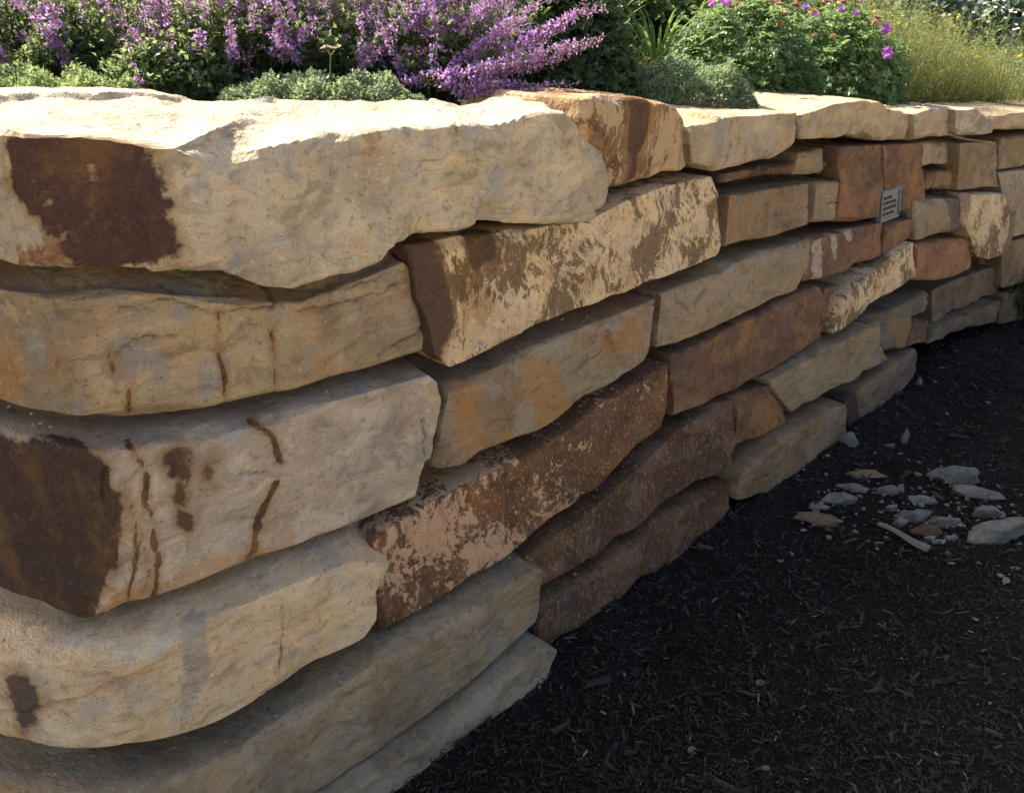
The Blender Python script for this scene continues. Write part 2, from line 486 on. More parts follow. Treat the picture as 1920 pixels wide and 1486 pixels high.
def build_stone(name, d, k, parent):
    g = np.random.default_rng(100 + k)
    top, bot = d['top'], d['bot']
    Lp = [bot[0]] + list(d['left'])[::-1] + [top[0]]
    Rp = [bot[-1]] + list(d['right'])[::-1] + [top[-1]]
    tt = np.linspace(0, 1, 60)
    Lx = np.mean([np.ptp(np.array(top)[:, 0]), np.ptp(np.array(bot)[:, 0])])
    Hy = float(np.mean(resample(top, tt)[:, 1] - resample(bot, tt)[:, 1]))
    D = d.get('D', .34)
    res = d['res']
    nx = max(10, int(Lx / res)); ny = max(8, int(Hy / res))
    xs = np.linspace(0, Lx, nx + 1); ys = np.linspace(0, Hy, ny + 1)
    front = .16 if name == 'stone' else D * .9
    wf = np.arange(0, front, res * 1.15)
    ws = np.concatenate([wf, np.linspace(front, D, 5)])
    V, F = box_lattice(xs, ys, ws)
    # rounded edges
    r = min(d.get('cp', .0045) * g.uniform(.8, 1.3), Hy * .28)
    lo = np.array([r, r, r]); hi = np.array([Lx - r, Hy - r, D])
    Cc = np.clip(V, lo, hi)
    dv = V - Cc
    ln = np.linalg.norm(dv, axis=1)
    V = np.where((ln > 1e-9)[:, None], Cc + dv / np.maximum(ln, 1e-9)[:, None] * r, V)
    # knocked-off edges and corners
    ncut = int(6 + Lx * 12)
    for _ in range(ncut):
        ax = g.integers(0, 4)
        cx = g.uniform(0, Lx); cy = g.choice([0.0, Hy])
        nrm = np.array([g.normal() * d.get('cx', .10 if name == 'stone' else .18), (1 if cy > 0 else -1) * g.uniform(.35, 1.1), -g.uniform(.35, 1.1)])
        if ax == 0:
            cx = g.choice([0.0, Lx]); cy = g.uniform(0, Hy)
            nrm = np.array([(1 if cx > 0 else -1) * g.uniform(.5, 1.1), g.normal() * .10, -g.uniform(.4, 1.)])
        nrm /= np.linalg.norm(nrm)
        depth = (g.uniform(.004, .020) if g.random() < .08 else g.uniform(.0, .004)) + r * .40
        off = nrm @ np.array([cx, cy, 0.0]) - depth
        loc = np.exp(-(((V[:, 0] - cx) / g.uniform(.05, .16)) ** 2)) if ax else np.exp(-(((V[:, 1] - cy) / g.uniform(.05, .12)) ** 2))
        pen = np.maximum(0, V @ nrm - off) * np.clip(loc * 1.6, 0, 1)
        V = V - pen[:, None] * nrm
    if d.get('taper'):
        tu = np.clip((V[:, 0] / Lx - .45) / .55, 0, 1)
        V[:, 2] *= 1 - (1 - d['taper']) * tu * tu * (3 - 2 * tu)
    u = np.clip(V[:, 0] / Lx, 0, 1); v = np.clip(V[:, 1] / Hy, 0, 1); w = V[:, 2]
    T_, B_ = resample(top, u), resample(bot, u)
    L_, R_ = resample(Lp, v), resample(Rp, v)
    uu, vv = u[:, None], v[:, None]
    c00, c10, c01, c11 = map(np.array, (bot[0], bot[-1], top[0], top[-1]))
    SZ = (1 - vv) * B_ + vv * T_ + (1 - uu) * L_ + uu * R_ - ((1 - uu) * (1 - vv) * c00 + uu * (1 - vv) * c10 + (1 - uu) * vv * c01 + uu * vv * c11)
    gap = .006
    SZ[:, 0] += gap * (1 - 2 * u)
    SZ[:, 1] += gap * (1 - 2 * v) if name == 'stone' else gap * (1 - v)
    if name == 'stone': SZ[:, 1] += g.uniform(.006, .016) * (1 - v)
    SZ[:, 1] -= d.get('gt', 0) * v
    s, z = SZ[:, 0], SZ[:, 1]
    xy, _ = wall_xy(s, np.full(len(s), d['b']))
    sm = np.array([np.mean([p[0] for p in top + bot])])
    nm = wall_xy(sm, np.zeros(1))[1][0]
    if d.get('inward'): nm = -np.array(d['inward']) / np.linalg.norm(d['inward'])
    tilt = d.get('tilt', .09 + g.normal() * .03 if name == 'stone' else -.11)
    zc = float(np.mean(z))
    back = w + (z - zc) * (tilt + .03)
    if name == 'stone':
        zz = z + d.get('rise', .35) * v * np.clip(w - d.get('rw', .14), 0, .12)
    else:
        zz = z + d.get('rise', 0) * w * (.15 + .85 * u if d.get('taper') else 1.0) * v
    P = np.column_stack([xy - nm[None] * back[:, None], zz])
    N = vert_normals(P, F)
    Q = P + g.uniform(-50, 50, 3)
    A = d.get('amp', 1.0)
    Qs = Q * np.array([1, 1, 1.5])
    wq = Q + .03 * np.stack([perlin(Q * 6), perlin(Q * 6 + 5), perlin(Q * 6 + 11)], 1)
    disp = d.get('low', .005) * A * perlin(Qs * 3.5)
    for fr, am in ((5.0, .0080), (13., .0050), (33., .0030), (70., .0014)):
        disp -= am * A * np.abs(perlin(wq * np.array([1, 1, 1.6]) * fr + fr))
    disp += .0062 * A * facets(Q + .012 * np.stack([perlin(Q * 16), perlin(Q * 16 + 5), perlin(Q * 16 + 11)], 1), 500 + k, max(4, int(Lx * Hy / .008)))
    if res <= .0085:
        disp += .0030 * facets(wq + .006 * np.stack([perlin(Q * 40), perlin(Q * 40 + 5), perlin(Q * 40 + 11)], 1), 700 + k, max(8, int(Lx * Hy / .0022)))
    disp += .004
    # bedding: thin ridges that run along the length of the block
    disp += .0016 * A * perlin(np.column_stack([Q[:, 0] * 2.5, Q[:, 1] * 2.5, Q[:, 2] * 45 + 2 * perlin(Q * 4)]))
    if name == 'stone':     # bed lines stay straighter than the faces
        ed = np.clip(np.minimum(v, 1 - v) * Hy / .06, 0, 1)
        disp = disp * (.50 + .50 * ed * ed * (3 - 2 * ed))
    FRONT = np.stack([s, z], 1)
    attrs = {n: np.full(len(P), -1.0) for n in ('stain', 'iron', 'patch', 'vein')}
    crk = np.full(len(P), 1.0)
    wobc = FRONT + np.stack([.011 * perlin(Q * 15) + .005 * perlin(Q * 50), .011 * perlin(Q * 15 + 9) + .005 * perlin(Q * 50 + 3)], 1)
    for _ in range(int(g.integers(1, 5)) if Lx > .3 else 1):
        c0 = np.array([g.uniform(s.min(), s.max()), g.uniform(z.min(), z.max())])
        an = g.choice([0.1, 1.5]) + g.normal() * .35
        ll = g.uniform(.06, .22)
        c1 = c0 + ll * np.array([math.cos(an), math.sin(an) * .8])
        crk = np.minimum(crk, line_d(wobc, [c0, c1]))
    hole = np.full(len(P), -1.0)
    pcol = None
    for mk in d.get('marks', ()):
        if mk[0] == 'vein':
            wob = FRONT + np.stack([.010 * perlin(Q * 17) + .004 * perlin(Q * 60), .004 * perlin(Q * 25 + 9)], 1)
            dd = line_d(wob, mk[1])
            attrs['vein'] = np.maximum(attrs['vein'], mk[2] * np.clip(.85 + .8 * perlin(Q * 14 + 4) + .5 * perlin(Q * 75), .10, 1.7) - dd)
            disp -= .003 * np.exp(-(dd / .006) ** 2)
        elif mk[0] == 'crack':
            crk = np.minimum(crk, line_d(wobc, mk[1]))
        elif mk[0] == 'hole':
            hole = np.maximum(hole, poly_sd(FRONT, mk[1]))
        elif mk[0] in ('stain', 'iron'):
            attrs[mk[0]] = np.maximum(attrs[mk[0]], poly_sd(FRONT, mk[1]))
        else:
            pcol = PATCH_COL.get(mk[0], pcol)
            attrs['patch'] = np.maximum(attrs['patch'], poly_sd(FRONT, mk[1]))
    attrs['stain'] = np.minimum(attrs['stain'], -hole)
    for n in ('stain', 'iron', 'patch', 'vein'): attrs[n] = attrs[n] - np.maximum(0, w - .035) * 1.2
    disp -= .006 * np.exp(-(crk / .0045) ** 2)
    attrs['crack'] = crk + np.maximum(0, w - .1)
    for sc in d.get('scoops', ()):
        q, rad, dep = sc
        rr = np.sqrt((((P - np.array(q)) / np.array(rad)) ** 2).sum(1))
        disp -= dep * np.clip(1 - rr ** 2, 0, 1) ** 1.5
    P = P + N * np.array([1, 1, .30 if name == 'stone' else .8]) * disp[:, None]
    me = np_mesh(name, P, [F], stone_mat(d['pal'], pcol))
    me.set_sharp_from_angle(angle=math.radians(27))
    attr_v(me, 'wc', np.column_stack([s, z, w]) + g.uniform(-9, 9, 3))
    for n, a in attrs.items(): attr_f(me, n, a)
    return child_at(name, me, parent)


def child_at(name, me, parent=None):
    """link a mesh built in world coordinates with its origin at the middle of its own base"""
    co = np.empty(len(me.vertices) * 3, np.float32)
    me.vertices.foreach_get('co', co)
    co = co.reshape(-1, 3)
    org = np.array([*(co[:, :2].min(0) + co[:, :2].max(0)) / 2, co[:, 2].min()], np.float32)
    me.vertices.foreach_set('co', (co - org).ravel())
    me.update()
    o = bpy.data.objects.new(name, me)
    o.location = Vector([float(x) for x in org]) - (parent.location if parent is not None else Vector((0, 0, 0)))
    return link(o, parent)


STONES = [
    ('coping_slab', {'b': 0.19, 'top': [(-0.523, 1.484), (-0.257, 1.488), (-0.052, 1.478), (0.08, 1.467), (0.196, 1.439), (0.306, 1.441), (0.405, 1.429), (0.514, 1.419), (0.611, 1.422), (0.846, 1.422), (0.94, 1.406), (1.075, 1.424), (1.167, 1.421)], 'bot': [(-0.636, 1.28), (-0.408, 1.292), (-0.15, 1.282), (0.073, 1.248), (0.228, 1.207), (0.324, 1.165), (0.394, 1.144), (0.473, 1.158), (0.582, 1.17), (0.607, 1.195), (0.689, 1.208), (0.887, 1.188), (1.119, 1.162), (1.271, 1.153)], 'left': [], 'right': [(1.335, 1.315), (1.379, 1.228), (1.346, 1.169)], 'D': 0.62, 'rise': 0.05, 'inward': (-0.25, 1), 'taper': 0.6, 'tilt': -0.1, 'cx': 0.34, 'low': 0.014, 'amp': 1.25, 'res': 0.0062, 'pal': 'slab', 'marks': [('stain', [(-0.026, 1.473), (0.037, 1.474), (0.058, 1.469), (0.067, 1.459), (0.08, 1.467), (0.118, 1.464), (0.171, 1.443), (0.185, 1.425), (0.194, 1.403), (0.199, 1.359), (0.204, 1.341), (0.189, 1.33), (0.2, 1.292), (0.205, 1.268), (0.179, 1.25), (0.073, 1.247), (0.02, 1.264), (0.029, 1.321), (0.005, 1.334), (-0.023, 1.36), (-0.048, 1.401), (-0.04, 1.461)]), ('hole', [(0.04, 1.461), (0.056, 1.46), (0.049, 1.439), (0.04, 1.438)]), ('hole', [(0.019, 1.388), (0.03, 1.39), (0.023, 1.367), (0.015, 1.366)]), ('hole', [(0.085, 1.435), (0.097, 1.418), (0.089, 1.407), (0.084, 1.413)]), ('red', [(-0.09, 1.314), (-0.044, 1.316), (0.016, 1.311), (0.018, 1.281), (0.005, 1.265), (-0.11, 1.278)])]}),
    ('stone', {'b': 0.217, 'top': [(-0.776, 1.23), (-0.525, 1.247), (-0.217, 1.252), (0.091, 1.217), (0.252, 1.167), (0.43, 1.12), (0.551, 1.13), (0.699, 1.15)], 'bot': [(-0.83, 1.014), (-0.563, 1.037), (-0.321, 1.042), (-0.124, 1.015), (0.01, 0.983), (0.06, 0.961), (0.27, 0.931), (0.502, 0.916), (0.718, 0.91)], 'left': [], 'right': [(0.715, 1.124), (0.731, 1.049), (0.73, 0.947)], 'res': 0.006, 'pal': 'tan', 'D': 0.4, 'rise': 0.45, 'rw': 0.03, 'marks': [('vein', [(0.26, 1.128), (0.251, 1.023), (0.242, 0.942)], 0.0045), ('vein', [(0.357, 1.071), (0.35, 0.993), (0.349, 0.947)], 0.003), ('vein', [(0.064, 1.108), (0.059, 1.07)], 0.002), ('vein', [(0.077, 1.034), (0.075, 0.988)], 0.004), ('iron', [(-0.382, 1.157), (-0.161, 1.157), (-0.2, 1.065), (-0.278, 1.037), (-0.439, 1.056)]), ('crack', [(0.064, 1.108), (0.109, 1.116), (0.174, 1.106)], 0.004), ('crack', [(0.095, 1.182), (0.186, 1.176), (0.268, 1.126), (0.424, 1.121), (0.523, 1.116), (0.661, 1.128)], 0.003), ('crack', [(0.421, 1.094), (0.52, 1.088), (0.687, 1.098)], 0.003)]}),
    ('stone', {'b': 0.161, 'top': [(-0.805, 1.012), (-0.543, 1.033), (-0.296, 1.039), (-0.125, 1.009), (0.054, 0.962), (0.262, 0.932), (0.492, 0.917), (0.708, 0.903)], 'bot': [(-0.953, 0.627), (-0.65, 0.67), (-0.432, 0.694), (-0.288, 0.684), (-0.173, 0.64), (0.022, 0.628), (0.105, 0.626), (0.229, 0.622), (0.325, 0.602), (0.518, 0.594), (0.634, 0.585)], 'left': [], 'right': [(0.729, 0.877), (0.732, 0.818), (0.703, 0.681), (0.658, 0.643)], 'res': 0.006, 'pal': 'pale', 'gt': 0.012, 'D': 0.4, 'marks': [('stain', [(-0.766, 0.962), (-0.359, 1.021), (-0.181, 0.999), (-0.061, 0.981), (-0.006, 0.928), (0.008, 0.87), (-0.013, 0.798), (-0.051, 0.739), (-0.103, 0.703), (-0.157, 0.64), (-0.293, 0.672), (-0.429, 0.702), (-0.957, 0.619)]), ('vein', [(0.04, 0.968), (0.054, 0.937), (0.058, 0.903), (0.046, 0.83), (0.049, 0.771), (0.038, 0.705), (0.022, 0.64)], 0.006), ('vein', [(0.024, 0.84), (0.009, 0.756), (-0.033, 0.662)], 0.004), ('vein', [(0.028, 0.782), (0.012, 0.67)], 0.002), ('vein', [(0.249, 0.947), (0.282, 0.907), (0.309, 0.855), (0.316, 0.815)], 0.007), ('vein', [(0.3, 0.773), (0.276, 0.739), (0.248, 0.713), (0.209, 0.635)], 0.008), ('stain', [(0.105, 0.904), (0.127, 0.903), (0.135, 0.888), (0.126, 0.853), (0.101, 0.865)]), ('stain', [(0.112, 0.847), (0.12, 0.82), (0.114, 0.8), (0.088, 0.823), (0.105, 0.833)]), ('stain', [(0.099, 0.8), (0.122, 0.784), (0.106, 0.756), (0.093, 0.78)]), ('stain', [(0.165, 0.865), (0.175, 0.864), (0.169, 0.828), (0.157, 0.839)]), ('iron', [(-0.084, 0.711), (0.041, 0.679), (0.166, 0.664), (0.329, 0.635), (0.376, 0.585), (0.226, 0.606), (0.02, 0.616), (-0.175, 0.636)])]}),
    ('stone', {'b': 0.057, 'top': [(-0.942, 0.59), (-0.639, 0.633), (-0.421, 0.659), (-0.251, 0.654), (0.055, 0.632), (0.242, 0.619), (0.392, 0.603), (0.455, 0.569)], 'bot': [(-0.943, 0.335), (-0.622, 0.406), (-0.392, 0.448), (-0.338, 0.445), (-0.272, 0.426), (-0.124, 0.417), (0.067, 0.371), (0.232, 0.355), (0.409, 0.367)], 'left': [], 'right': [(0.485, 0.53), (0.444, 0.478), (0.44, 0.4)], 'res': 0.006, 'pal': 'cream', 'gt': 0.014, 'D': 0.44, 'marks': [('stain', [(-0.326, 0.601), (-0.276, 0.599), (-0.263, 0.55), (-0.292, 0.511), (-0.327, 0.476), (-0.321, 0.547)]), ('greyp', [(0.027, 0.626), (0.065, 0.615), (0.064, 0.513), (0.037, 0.451), (0.007, 0.459), (0.009, 0.524)])]}),
    ('stone', {'b': 0.007, 'top': [(-1.003, 0.301), (-0.669, 0.35), (-0.433, 0.382), (-0.344, 0.379), (-0.129, 0.377), (0.071, 0.345), (0.238, 0.336), (0.433, 0.35), (0.689, 0.335), (0.925, 0.335)], 'bot': [(-1.212, -0.253), (-0.703, -0.106), (-0.34, 0.03), (-0.122, 0.08), (0.17, 0.08), (0.235, 0.077), (0.362, 0.072), (0.606, 0.08), (0.696, 0.088), (0.914, 0.129)], 'left': [], 'right': [(0.965, 0.295), (0.95, 0.264), (0.93, 0.156)], 'res': 0.007, 'pal': 'greybrown', 'gt': 0.02, 'D': 0.46}),
    ('stone', {'b': -0.057, 'top': [(-0.121, 0.133), (0.158, 0.115), (0.222, 0.109), (0.347, 0.1), (0.586, 0.089), (0.731, 0.107), (0.889, 0.116)], 'bot': [(-0.16, -0.089), (0.116, -0.04), (0.368, -0.045), (0.546, -0.075), (0.72, -0.12)], 'left': [], 'right': [(0.941, 0.074), (0.902, 0.014), (0.837, -0.081)], 'res': 0.008, 'pal': 'grey', 'gt': 0.008, 'D': 0.46}),
    ('coping_stone', {'b': 0.231, 'top': [(1.255, 1.445), (1.353, 1.445), (1.509, 1.437), (1.606, 1.425), (1.676, 1.398)], 'bot': [(1.276, 1.154), (1.341, 1.154), (1.441, 1.184), (1.636, 1.201), (1.764, 1.203)], 'left': [], 'right': [(1.728, 1.361), (1.762, 1.303), (1.78, 1.227)], 'D': 0.42, 'res': 0.009, 'pal': 'brownmix', 'cp': 0.008, 'marks': [('stain', [(1.464, 1.428), (1.546, 1.423), (1.545, 1.325), (1.514, 1.286), (1.512, 1.184), (1.488, 1.187), (1.483, 1.289), (1.461, 1.347)])]}),
    ('stone', {'b': 0.187, 'top': [(0.691, 1.187), (0.807, 1.179), (1.101, 1.162), (1.305, 1.152), (1.449, 1.176), (1.631, 1.192), (1.883, 1.192)], 'bot': [(0.714, 0.908), (0.752, 0.868), (0.825, 0.869), (0.931, 0.877), (1.064, 0.893), (1.165, 0.896), (1.389, 0.899), (1.51, 0.909), (1.697, 0.912), (1.902, 0.917)], 'left': [(0.691, 1.063), (0.709, 0.986)], 'right': [(1.91, 1.134), (1.931, 1.066), (1.936, 0.954)], 'res': 0.007, 'pal': 'speckcream', 'marks': [('stain', [(0.645, 1.217), (0.777, 1.195), (0.785, 1.096), (0.8, 0.99), (0.762, 0.947), (0.746, 0.885), (0.697, 0.9), (0.635, 1.08)]), ('stain', [(0.873, 1.193), (0.966, 1.183), (0.955, 1.1), (0.891, 1.093), (0.866, 1.105)]), ('iron', [(0.803, 1.142), (0.883, 1.101), (0.933, 1.012), (0.879, 0.957), (0.815, 1.039)]), ('brownspeck', [(1.042, 1.07), (1.119, 1.068), (1.141, 0.993), (1.083, 0.934), (1.025, 0.949)]), ('brownspeck', [(1.445, 1.066), (1.647, 1.063), (1.775, 0.958), (1.503, 0.978)])]}),  # first stain polygon darkens the left end of the block
    ('stone', {'b': 0.151, 'top': [(0.754, 0.854), (0.88, 0.862), (1.068, 0.878), (1.191, 0.883), (1.394, 0.886), (1.575, 0.887)], 'bot': [(0.682, 0.635), (0.771, 0.613), (0.875, 0.619), (1.032, 0.611), (1.18, 0.627), (1.317, 0.643), (1.505, 0.681)], 'left': [(0.712, 0.753)], 'right': [(1.549, 0.81)], 'res': 0.007, 'pal': 'greyorange', 'gt': 0.012, 'marks': [('iron', [(0.768, 0.849), (0.835, 0.825), (0.843, 0.797), (0.849, 0.662), (0.795, 0.66), (0.761, 0.673)]), ('iron', [(0.999, 0.833), (1.113, 0.802), (1.133, 0.699), (1.206, 0.637), (1.192, 0.6), (1.115, 0.611), (1.031, 0.642), (1.009, 0.743)]), ('iron', [(0.886, 0.679), (0.942, 0.674), (0.951, 0.623), (0.885, 0.636)]), ('iron', [(1.328, 0.805), (1.471, 0.832), (1.492, 0.76), (1.334, 0.738)])]}),
    ('stone', {'b': 0.159, 'top': [(1.594, 0.885), (1.804, 0.889), (1.954, 0.9), (2.189, 0.9), (2.532, 0.886)], 'bot': [(1.554, 0.706), (1.661, 0.695), (1.902, 0.695), (2.103, 0.693), (2.429, 0.703)], 'left': [], 'right': [(2.531, 0.854), (2.512, 0.782)], 'res': 0.008, 'pal': 'greytan'}),
    ('stone', {'b': 0.099, 'top': [(0.469, 0.582), (0.533, 0.601), (0.657, 0.611), (0.775, 0.612), (1.019, 0.613), (1.167, 0.629), (1.303, 0.645), (1.605, 0.684)], 'bot': [(0.459, 0.334), (0.575, 0.324), (0.73, 0.33), (0.911, 0.333), (1.227, 0.378), (1.398, 0.41), (1.585, 0.462)], 'left': [(0.458, 0.468)], 'right': [], 'res': 0.008, 'pal': 'speckbrown', 'gt': 0.012, 'marks': [('brownspeck', [(1.103, 0.569), (1.573, 0.719), (1.611, 0.452), (1.372, 0.411), (1.158, 0.356)])]}),
    ('stone', {'b': 0.114, 'top': [(1.636, 0.682), (1.911, 0.691), (2.095, 0.692), (2.429, 0.704), (2.626, 0.696)], 'bot': [(1.614, 0.46), (1.753, 0.451), (1.983, 0.44), (2.234, 0.447), (2.607, 0.461)], 'left': [], 'right': [(2.642, 0.634), (2.62, 0.532)], 'res': 0.009, 'pal': 'brown'}),
    ('stone', {'b': 0.066, 'top': [(0.868, 0.299), (1.237, 0.354), (1.409, 0.388), (1.625, 0.447), (1.97, 0.444)], 'bot': [(0.829, 0.195), (0.999, 0.181), (1.196, 0.156), (1.367, 0.17), (1.519, 0.196), (1.875, 0.171), (1.966, 0.156)], 'left': [], 'right': [(1.963, 0.394), (1.971, 0.226)], 'res': 0.009, 'pal': 'darkbrown'}),
    ('stone', {'b': 0.017, 'top': [(0.942, 0.188), (1.185, 0.157), (1.355, 0.172), (1.515, 0.195), (1.86, 0.174), (1.931, 0.165)], 'bot': [(0.904, 0.002), (1.003, 0.002), (1.182, -0.017), (1.365, -0.006), (1.525, -0.028), (1.694, -0.027), (1.839, -0.004), (1.91, 0.025)], 'left': [], 'right': [(1.927, 0.131)], 'res': 0.009, 'pal': 'darkbrown', 'gt': 0.012, 'marks': [('palep', [(1.522, 0.269), (1.876, 0.201), (1.886, 0.153), (1.656, 0.169), (1.477, 0.191)]), ('palep', [(1.217, 0.163), (1.343, 0.176), (1.376, 0.12), (1.247, 0.108)])]}),
    ('stone', {'b': 0.074, 'top': [(1.987, 0.428), (2.09, 0.426), (2.256, 0.432)], 'bot': [(1.966, 0.243), (2.148, 0.211), (2.31, 0.191)], 'left': [], 'right': [(2.291, 0.346), (2.343, 0.22)], 'res': 0.01, 'pal': 'brown'}),
    ('stone', {'b': 0.054, 'top': [(2.148, 0.471), (2.386, 0.472), (2.602, 0.466), (2.932, 0.467), (3.096, 0.439)], 'bot': [(2.337, 0.251), (2.605, 0.231), (2.898, 0.221), (3.245, 0.218)], 'left': [(2.196, 0.397)], 'right': [(3.133, 0.341)], 'res': 0.009, 'pal': 'greytan', 'gt': 0.012}),
    ('stone', {'b': -0.002, 'top': [(1.901, 0.188), (2.089, 0.203), (2.271, 0.229), (2.531, 0.216), (2.736, 0.197)], 'bot': [(1.905, 0.07), (2.124, -0.015), (2.334, -0.043), (2.686, -0.057), (2.774, -0.06)], 'left': [], 'right': [(2.771, 0.116), (2.8, -0.017)], 'res': 0.01, 'pal': 'tanbrown'}),
    ('stone', {'b': 0.023, 'top': [(2.793, 0.176), (2.978, 0.192), (3.248, 0.202), (3.571, 0.199)], 'bot': [(2.884, -0.093), (3.012, -0.118), (3.155, -0.12), (3.293, -0.023), (3.551, 0.032)], 'left': [], 'right': [(3.599, 0.084)], 'res': 0.01, 'pal': 'greybrown2', 'marks': [('stain', [(2.673, 0.245), (2.869, 0.243), (3.028, -0.138), (2.84, -0.066)])]}),  # stain polygon darkens the end face at the left of the block
    ('stone', {'b': 0.09, 'top': [(3.068, 0.435), (3.295, 0.445), (3.536, 0.441), (3.756, 0.434)], 'bot': [(3.248, 0.246), (3.5, 0.194), (3.593, 0.21), (3.513, 0.339), (3.726, 0.303)], 'left': [], 'right': [(3.738, 0.364)], 'res': 0.01, 'pal': 'greygreen', 'marks': [('iron', [(3.28, 0.398), (3.499, 0.343), (3.572, 0.202), (3.436, 0.198)])]}),
    ('stone', {'b': 0.06, 'top': [(3.559, 0.325), (3.75, 0.294)], 'bot': [(3.482, 0.207), (3.708, 0.173)], 'left': [], 'right': [], 'res': 0.01, 'pal': 'brown'}),
    ('stone', {'b': 0.141, 'top': [(2.68, 0.667), (2.842, 0.65)], 'bot': [(2.656, 0.476), (2.803, 0.428)], 'left': [], 'right': [], 'res': 0.01, 'pal': 'brown'}),
    ('stone', {'b': 0.098, 'top': [(2.733, 0.63), (2.904, 0.655), (3.197, 0.697), (3.447, 0.727)], 'bot': [(2.661, 0.474), (2.889, 0.482), (3.089, 0.498), (3.406, 0.538), (3.484, 0.541)], 'left': [], 'right': [(3.455, 0.656)], 'res': 0.008, 'pal': 'speckcream'}),
    ('stone', {'b': 0.161, 'top': [(2.553, 0.881), (2.765, 0.871), (3.177, 0.849)], 'bot': [(2.469, 0.718), (2.683, 0.69), (2.944, 0.683), (3.188, 0.687)], 'left': [], 'right': [(3.16, 0.793)], 'res': 0.009, 'pal': 'brown', 'marks': [('palep', [(2.528, 0.886), (2.619, 0.866), (2.635, 0.694), (2.561, 0.721)]), ('palep', [(2.77, 0.878), (2.921, 0.857), (2.89, 0.814)]), ('palep', [(2.681, 0.876), (2.738, 0.866), (2.743, 0.78)])]}),
    ('stone', {'b': 0.161, 'top': [(3.211, 0.835), (3.549, 0.811)], 'bot': [(3.2, 0.687), (3.376, 0.681), (3.502, 0.704)], 'left': [], 'right': [], 'res': 0.01, 'pal': 'brown'}),
    ('stone', {'b': 0.111, 'top': [(3.531, 0.693), (3.98, 0.643), (4.171, 0.631)], 'bot': [(3.527, 0.504), (3.808, 0.446), (3.948, 0.435), (4.181, 0.425)], 'left': [], 'right': [(4.181, 0.574), (4.198, 0.461)], 'res': 0.01, 'pal': 'orange'}),
    ('stone', {'b': 0.153, 'top': [(3.495, 0.897), (3.847, 0.858), (4.142, 0.824)], 'bot': [(3.525, 0.693), (3.705, 0.676), (3.916, 0.662), (4.14, 0.657)], 'left': [], 'right': [], 'res': 0.01, 'pal': 'greytan', 'marks': [('purple', [(3.838, 0.873), (4.067, 0.842), (4.179, 0.625), (3.984, 0.643)])]}),
    ('stone', {'b': 0.092, 'top': [(4.035, 0.857), (4.407, 0.818)], 'bot': [(4.163, 0.509), (4.319, 0.473), (4.444, 0.473)], 'left': [(4.019, 0.713)], 'right': [(4.479, 0.716), (4.507, 0.587)], 'res': 0.01, 'pal': 'speckcream'}),
    ('stone', {'b': 0.139, 'top': [(4.566, 0.702), (4.666, 0.696)], 'bot': [(4.553, 0.484), (4.669, 0.503)], 'left': [], 'right': [], 'res': 0.012, 'pal': 'tanbrown'}),
    ('stone', {'b': 0.165, 'top': [(3.986, 0.367), (4.334, 0.374), (4.693, 0.376)], 'bot': [(4.007, 0.164), (4.35, 0.172), (4.72, 0.185)], 'left': [], 'right': [(4.718, 0.266)], 'res': 0.011, 'pal': 'greybrown2'}),
    ('stone', {'b': 0.097, 'top': [(3.907, 0.192), (4.291, 0.186), (4.663, 0.195)], 'bot': [(3.873, 0.102), (4.264, 0.073), (4.655, 0.055)], 'left': [], 'right': [], 'res': 0.011, 'pal': 'greybrown2'}),
    ('stone', {'b': 0.161, 'top': [(4.434, 0.91), (4.613, 0.907), (5.147, 0.879)], 'bot': [(4.671, 0.528), (4.967, 0.512), (5.285, 0.496)], 'left': [], 'right': [], 'res': 0.011, 'pal': 'grey'}),
    ('stone', {'b': 0.133, 'top': [(4.584, 0.527), (4.87, 0.515), (5.318, 0.483)], 'bot': [(4.657, 0.239), (5.009, 0.216), (5.4, 0.196)], 'left': [], 'right': [], 'res': 0.011, 'pal': 'tanbrown'}),
    ('stone', {'b': 0.1, 'top': [(4.677, 0.224), (4.971, 0.201), (5.427, 0.176)], 'bot': [(4.697, 0.027), (5.06, -0.003), (5.462, -0.031)], 'left': [], 'right': [], 'res': 0.012, 'pal': 'greybrown2'}),
    ('stone', {'b': 0.24, 'top': [(3.645, 1.125), (4.011, 1.106)], 'bot': [(3.659, 0.999), (4.023, 0.973)], 'left': [], 'right': [], 'res': 0.011, 'pal': 'grey'}),
    ('stone', {'b': 0.207, 'top': [(3.707, 0.988), (3.818, 0.98)], 'bot': [(3.668, 0.893), (3.779, 0.88)], 'left': [], 'right': [], 'res': 0.012, 'pal': 'brown'}),
    ('stone', {'b': 0.204, 'top': [(3.822, 0.98), (4.047, 0.965)], 'bot': [(3.778, 0.879), (4.014, 0.855)], 'left': [], 'right': [], 'res': 0.012, 'pal': 'tanbrown'}),
    ('stone', {'b': 0.173, 'top': [(3.942, 1.099), (4.343, 1.075)], 'bot': [(3.975, 0.858), (4.217, 0.836), (4.418, 0.826)], 'left': [], 'right': [], 'res': 0.01, 'pal': 'tan2'}),
    ('stone', {'b': 0.198, 'top': [(4.431, 1.082), (4.703, 1.082), (5.11, 1.075)], 'bot': [(4.44, 0.903), (4.72, 0.898), (5.135, 0.886)], 'left': [], 'right': [], 'res': 0.011, 'pal': 'tan2'}),
    ('stone', {'b': 0.204, 'top': [(2.791, 1.19), (3.154, 1.168)], 'bot': [(2.766, 0.886), (2.967, 0.859), (3.227, 0.849)], 'left': [], 'right': [], 'res': 0.009, 'pal': 'brown', 'marks': [('redp', [(2.704, 1.009), (2.917, 0.98), (2.973, 0.841), (2.751, 0.878)])]}),
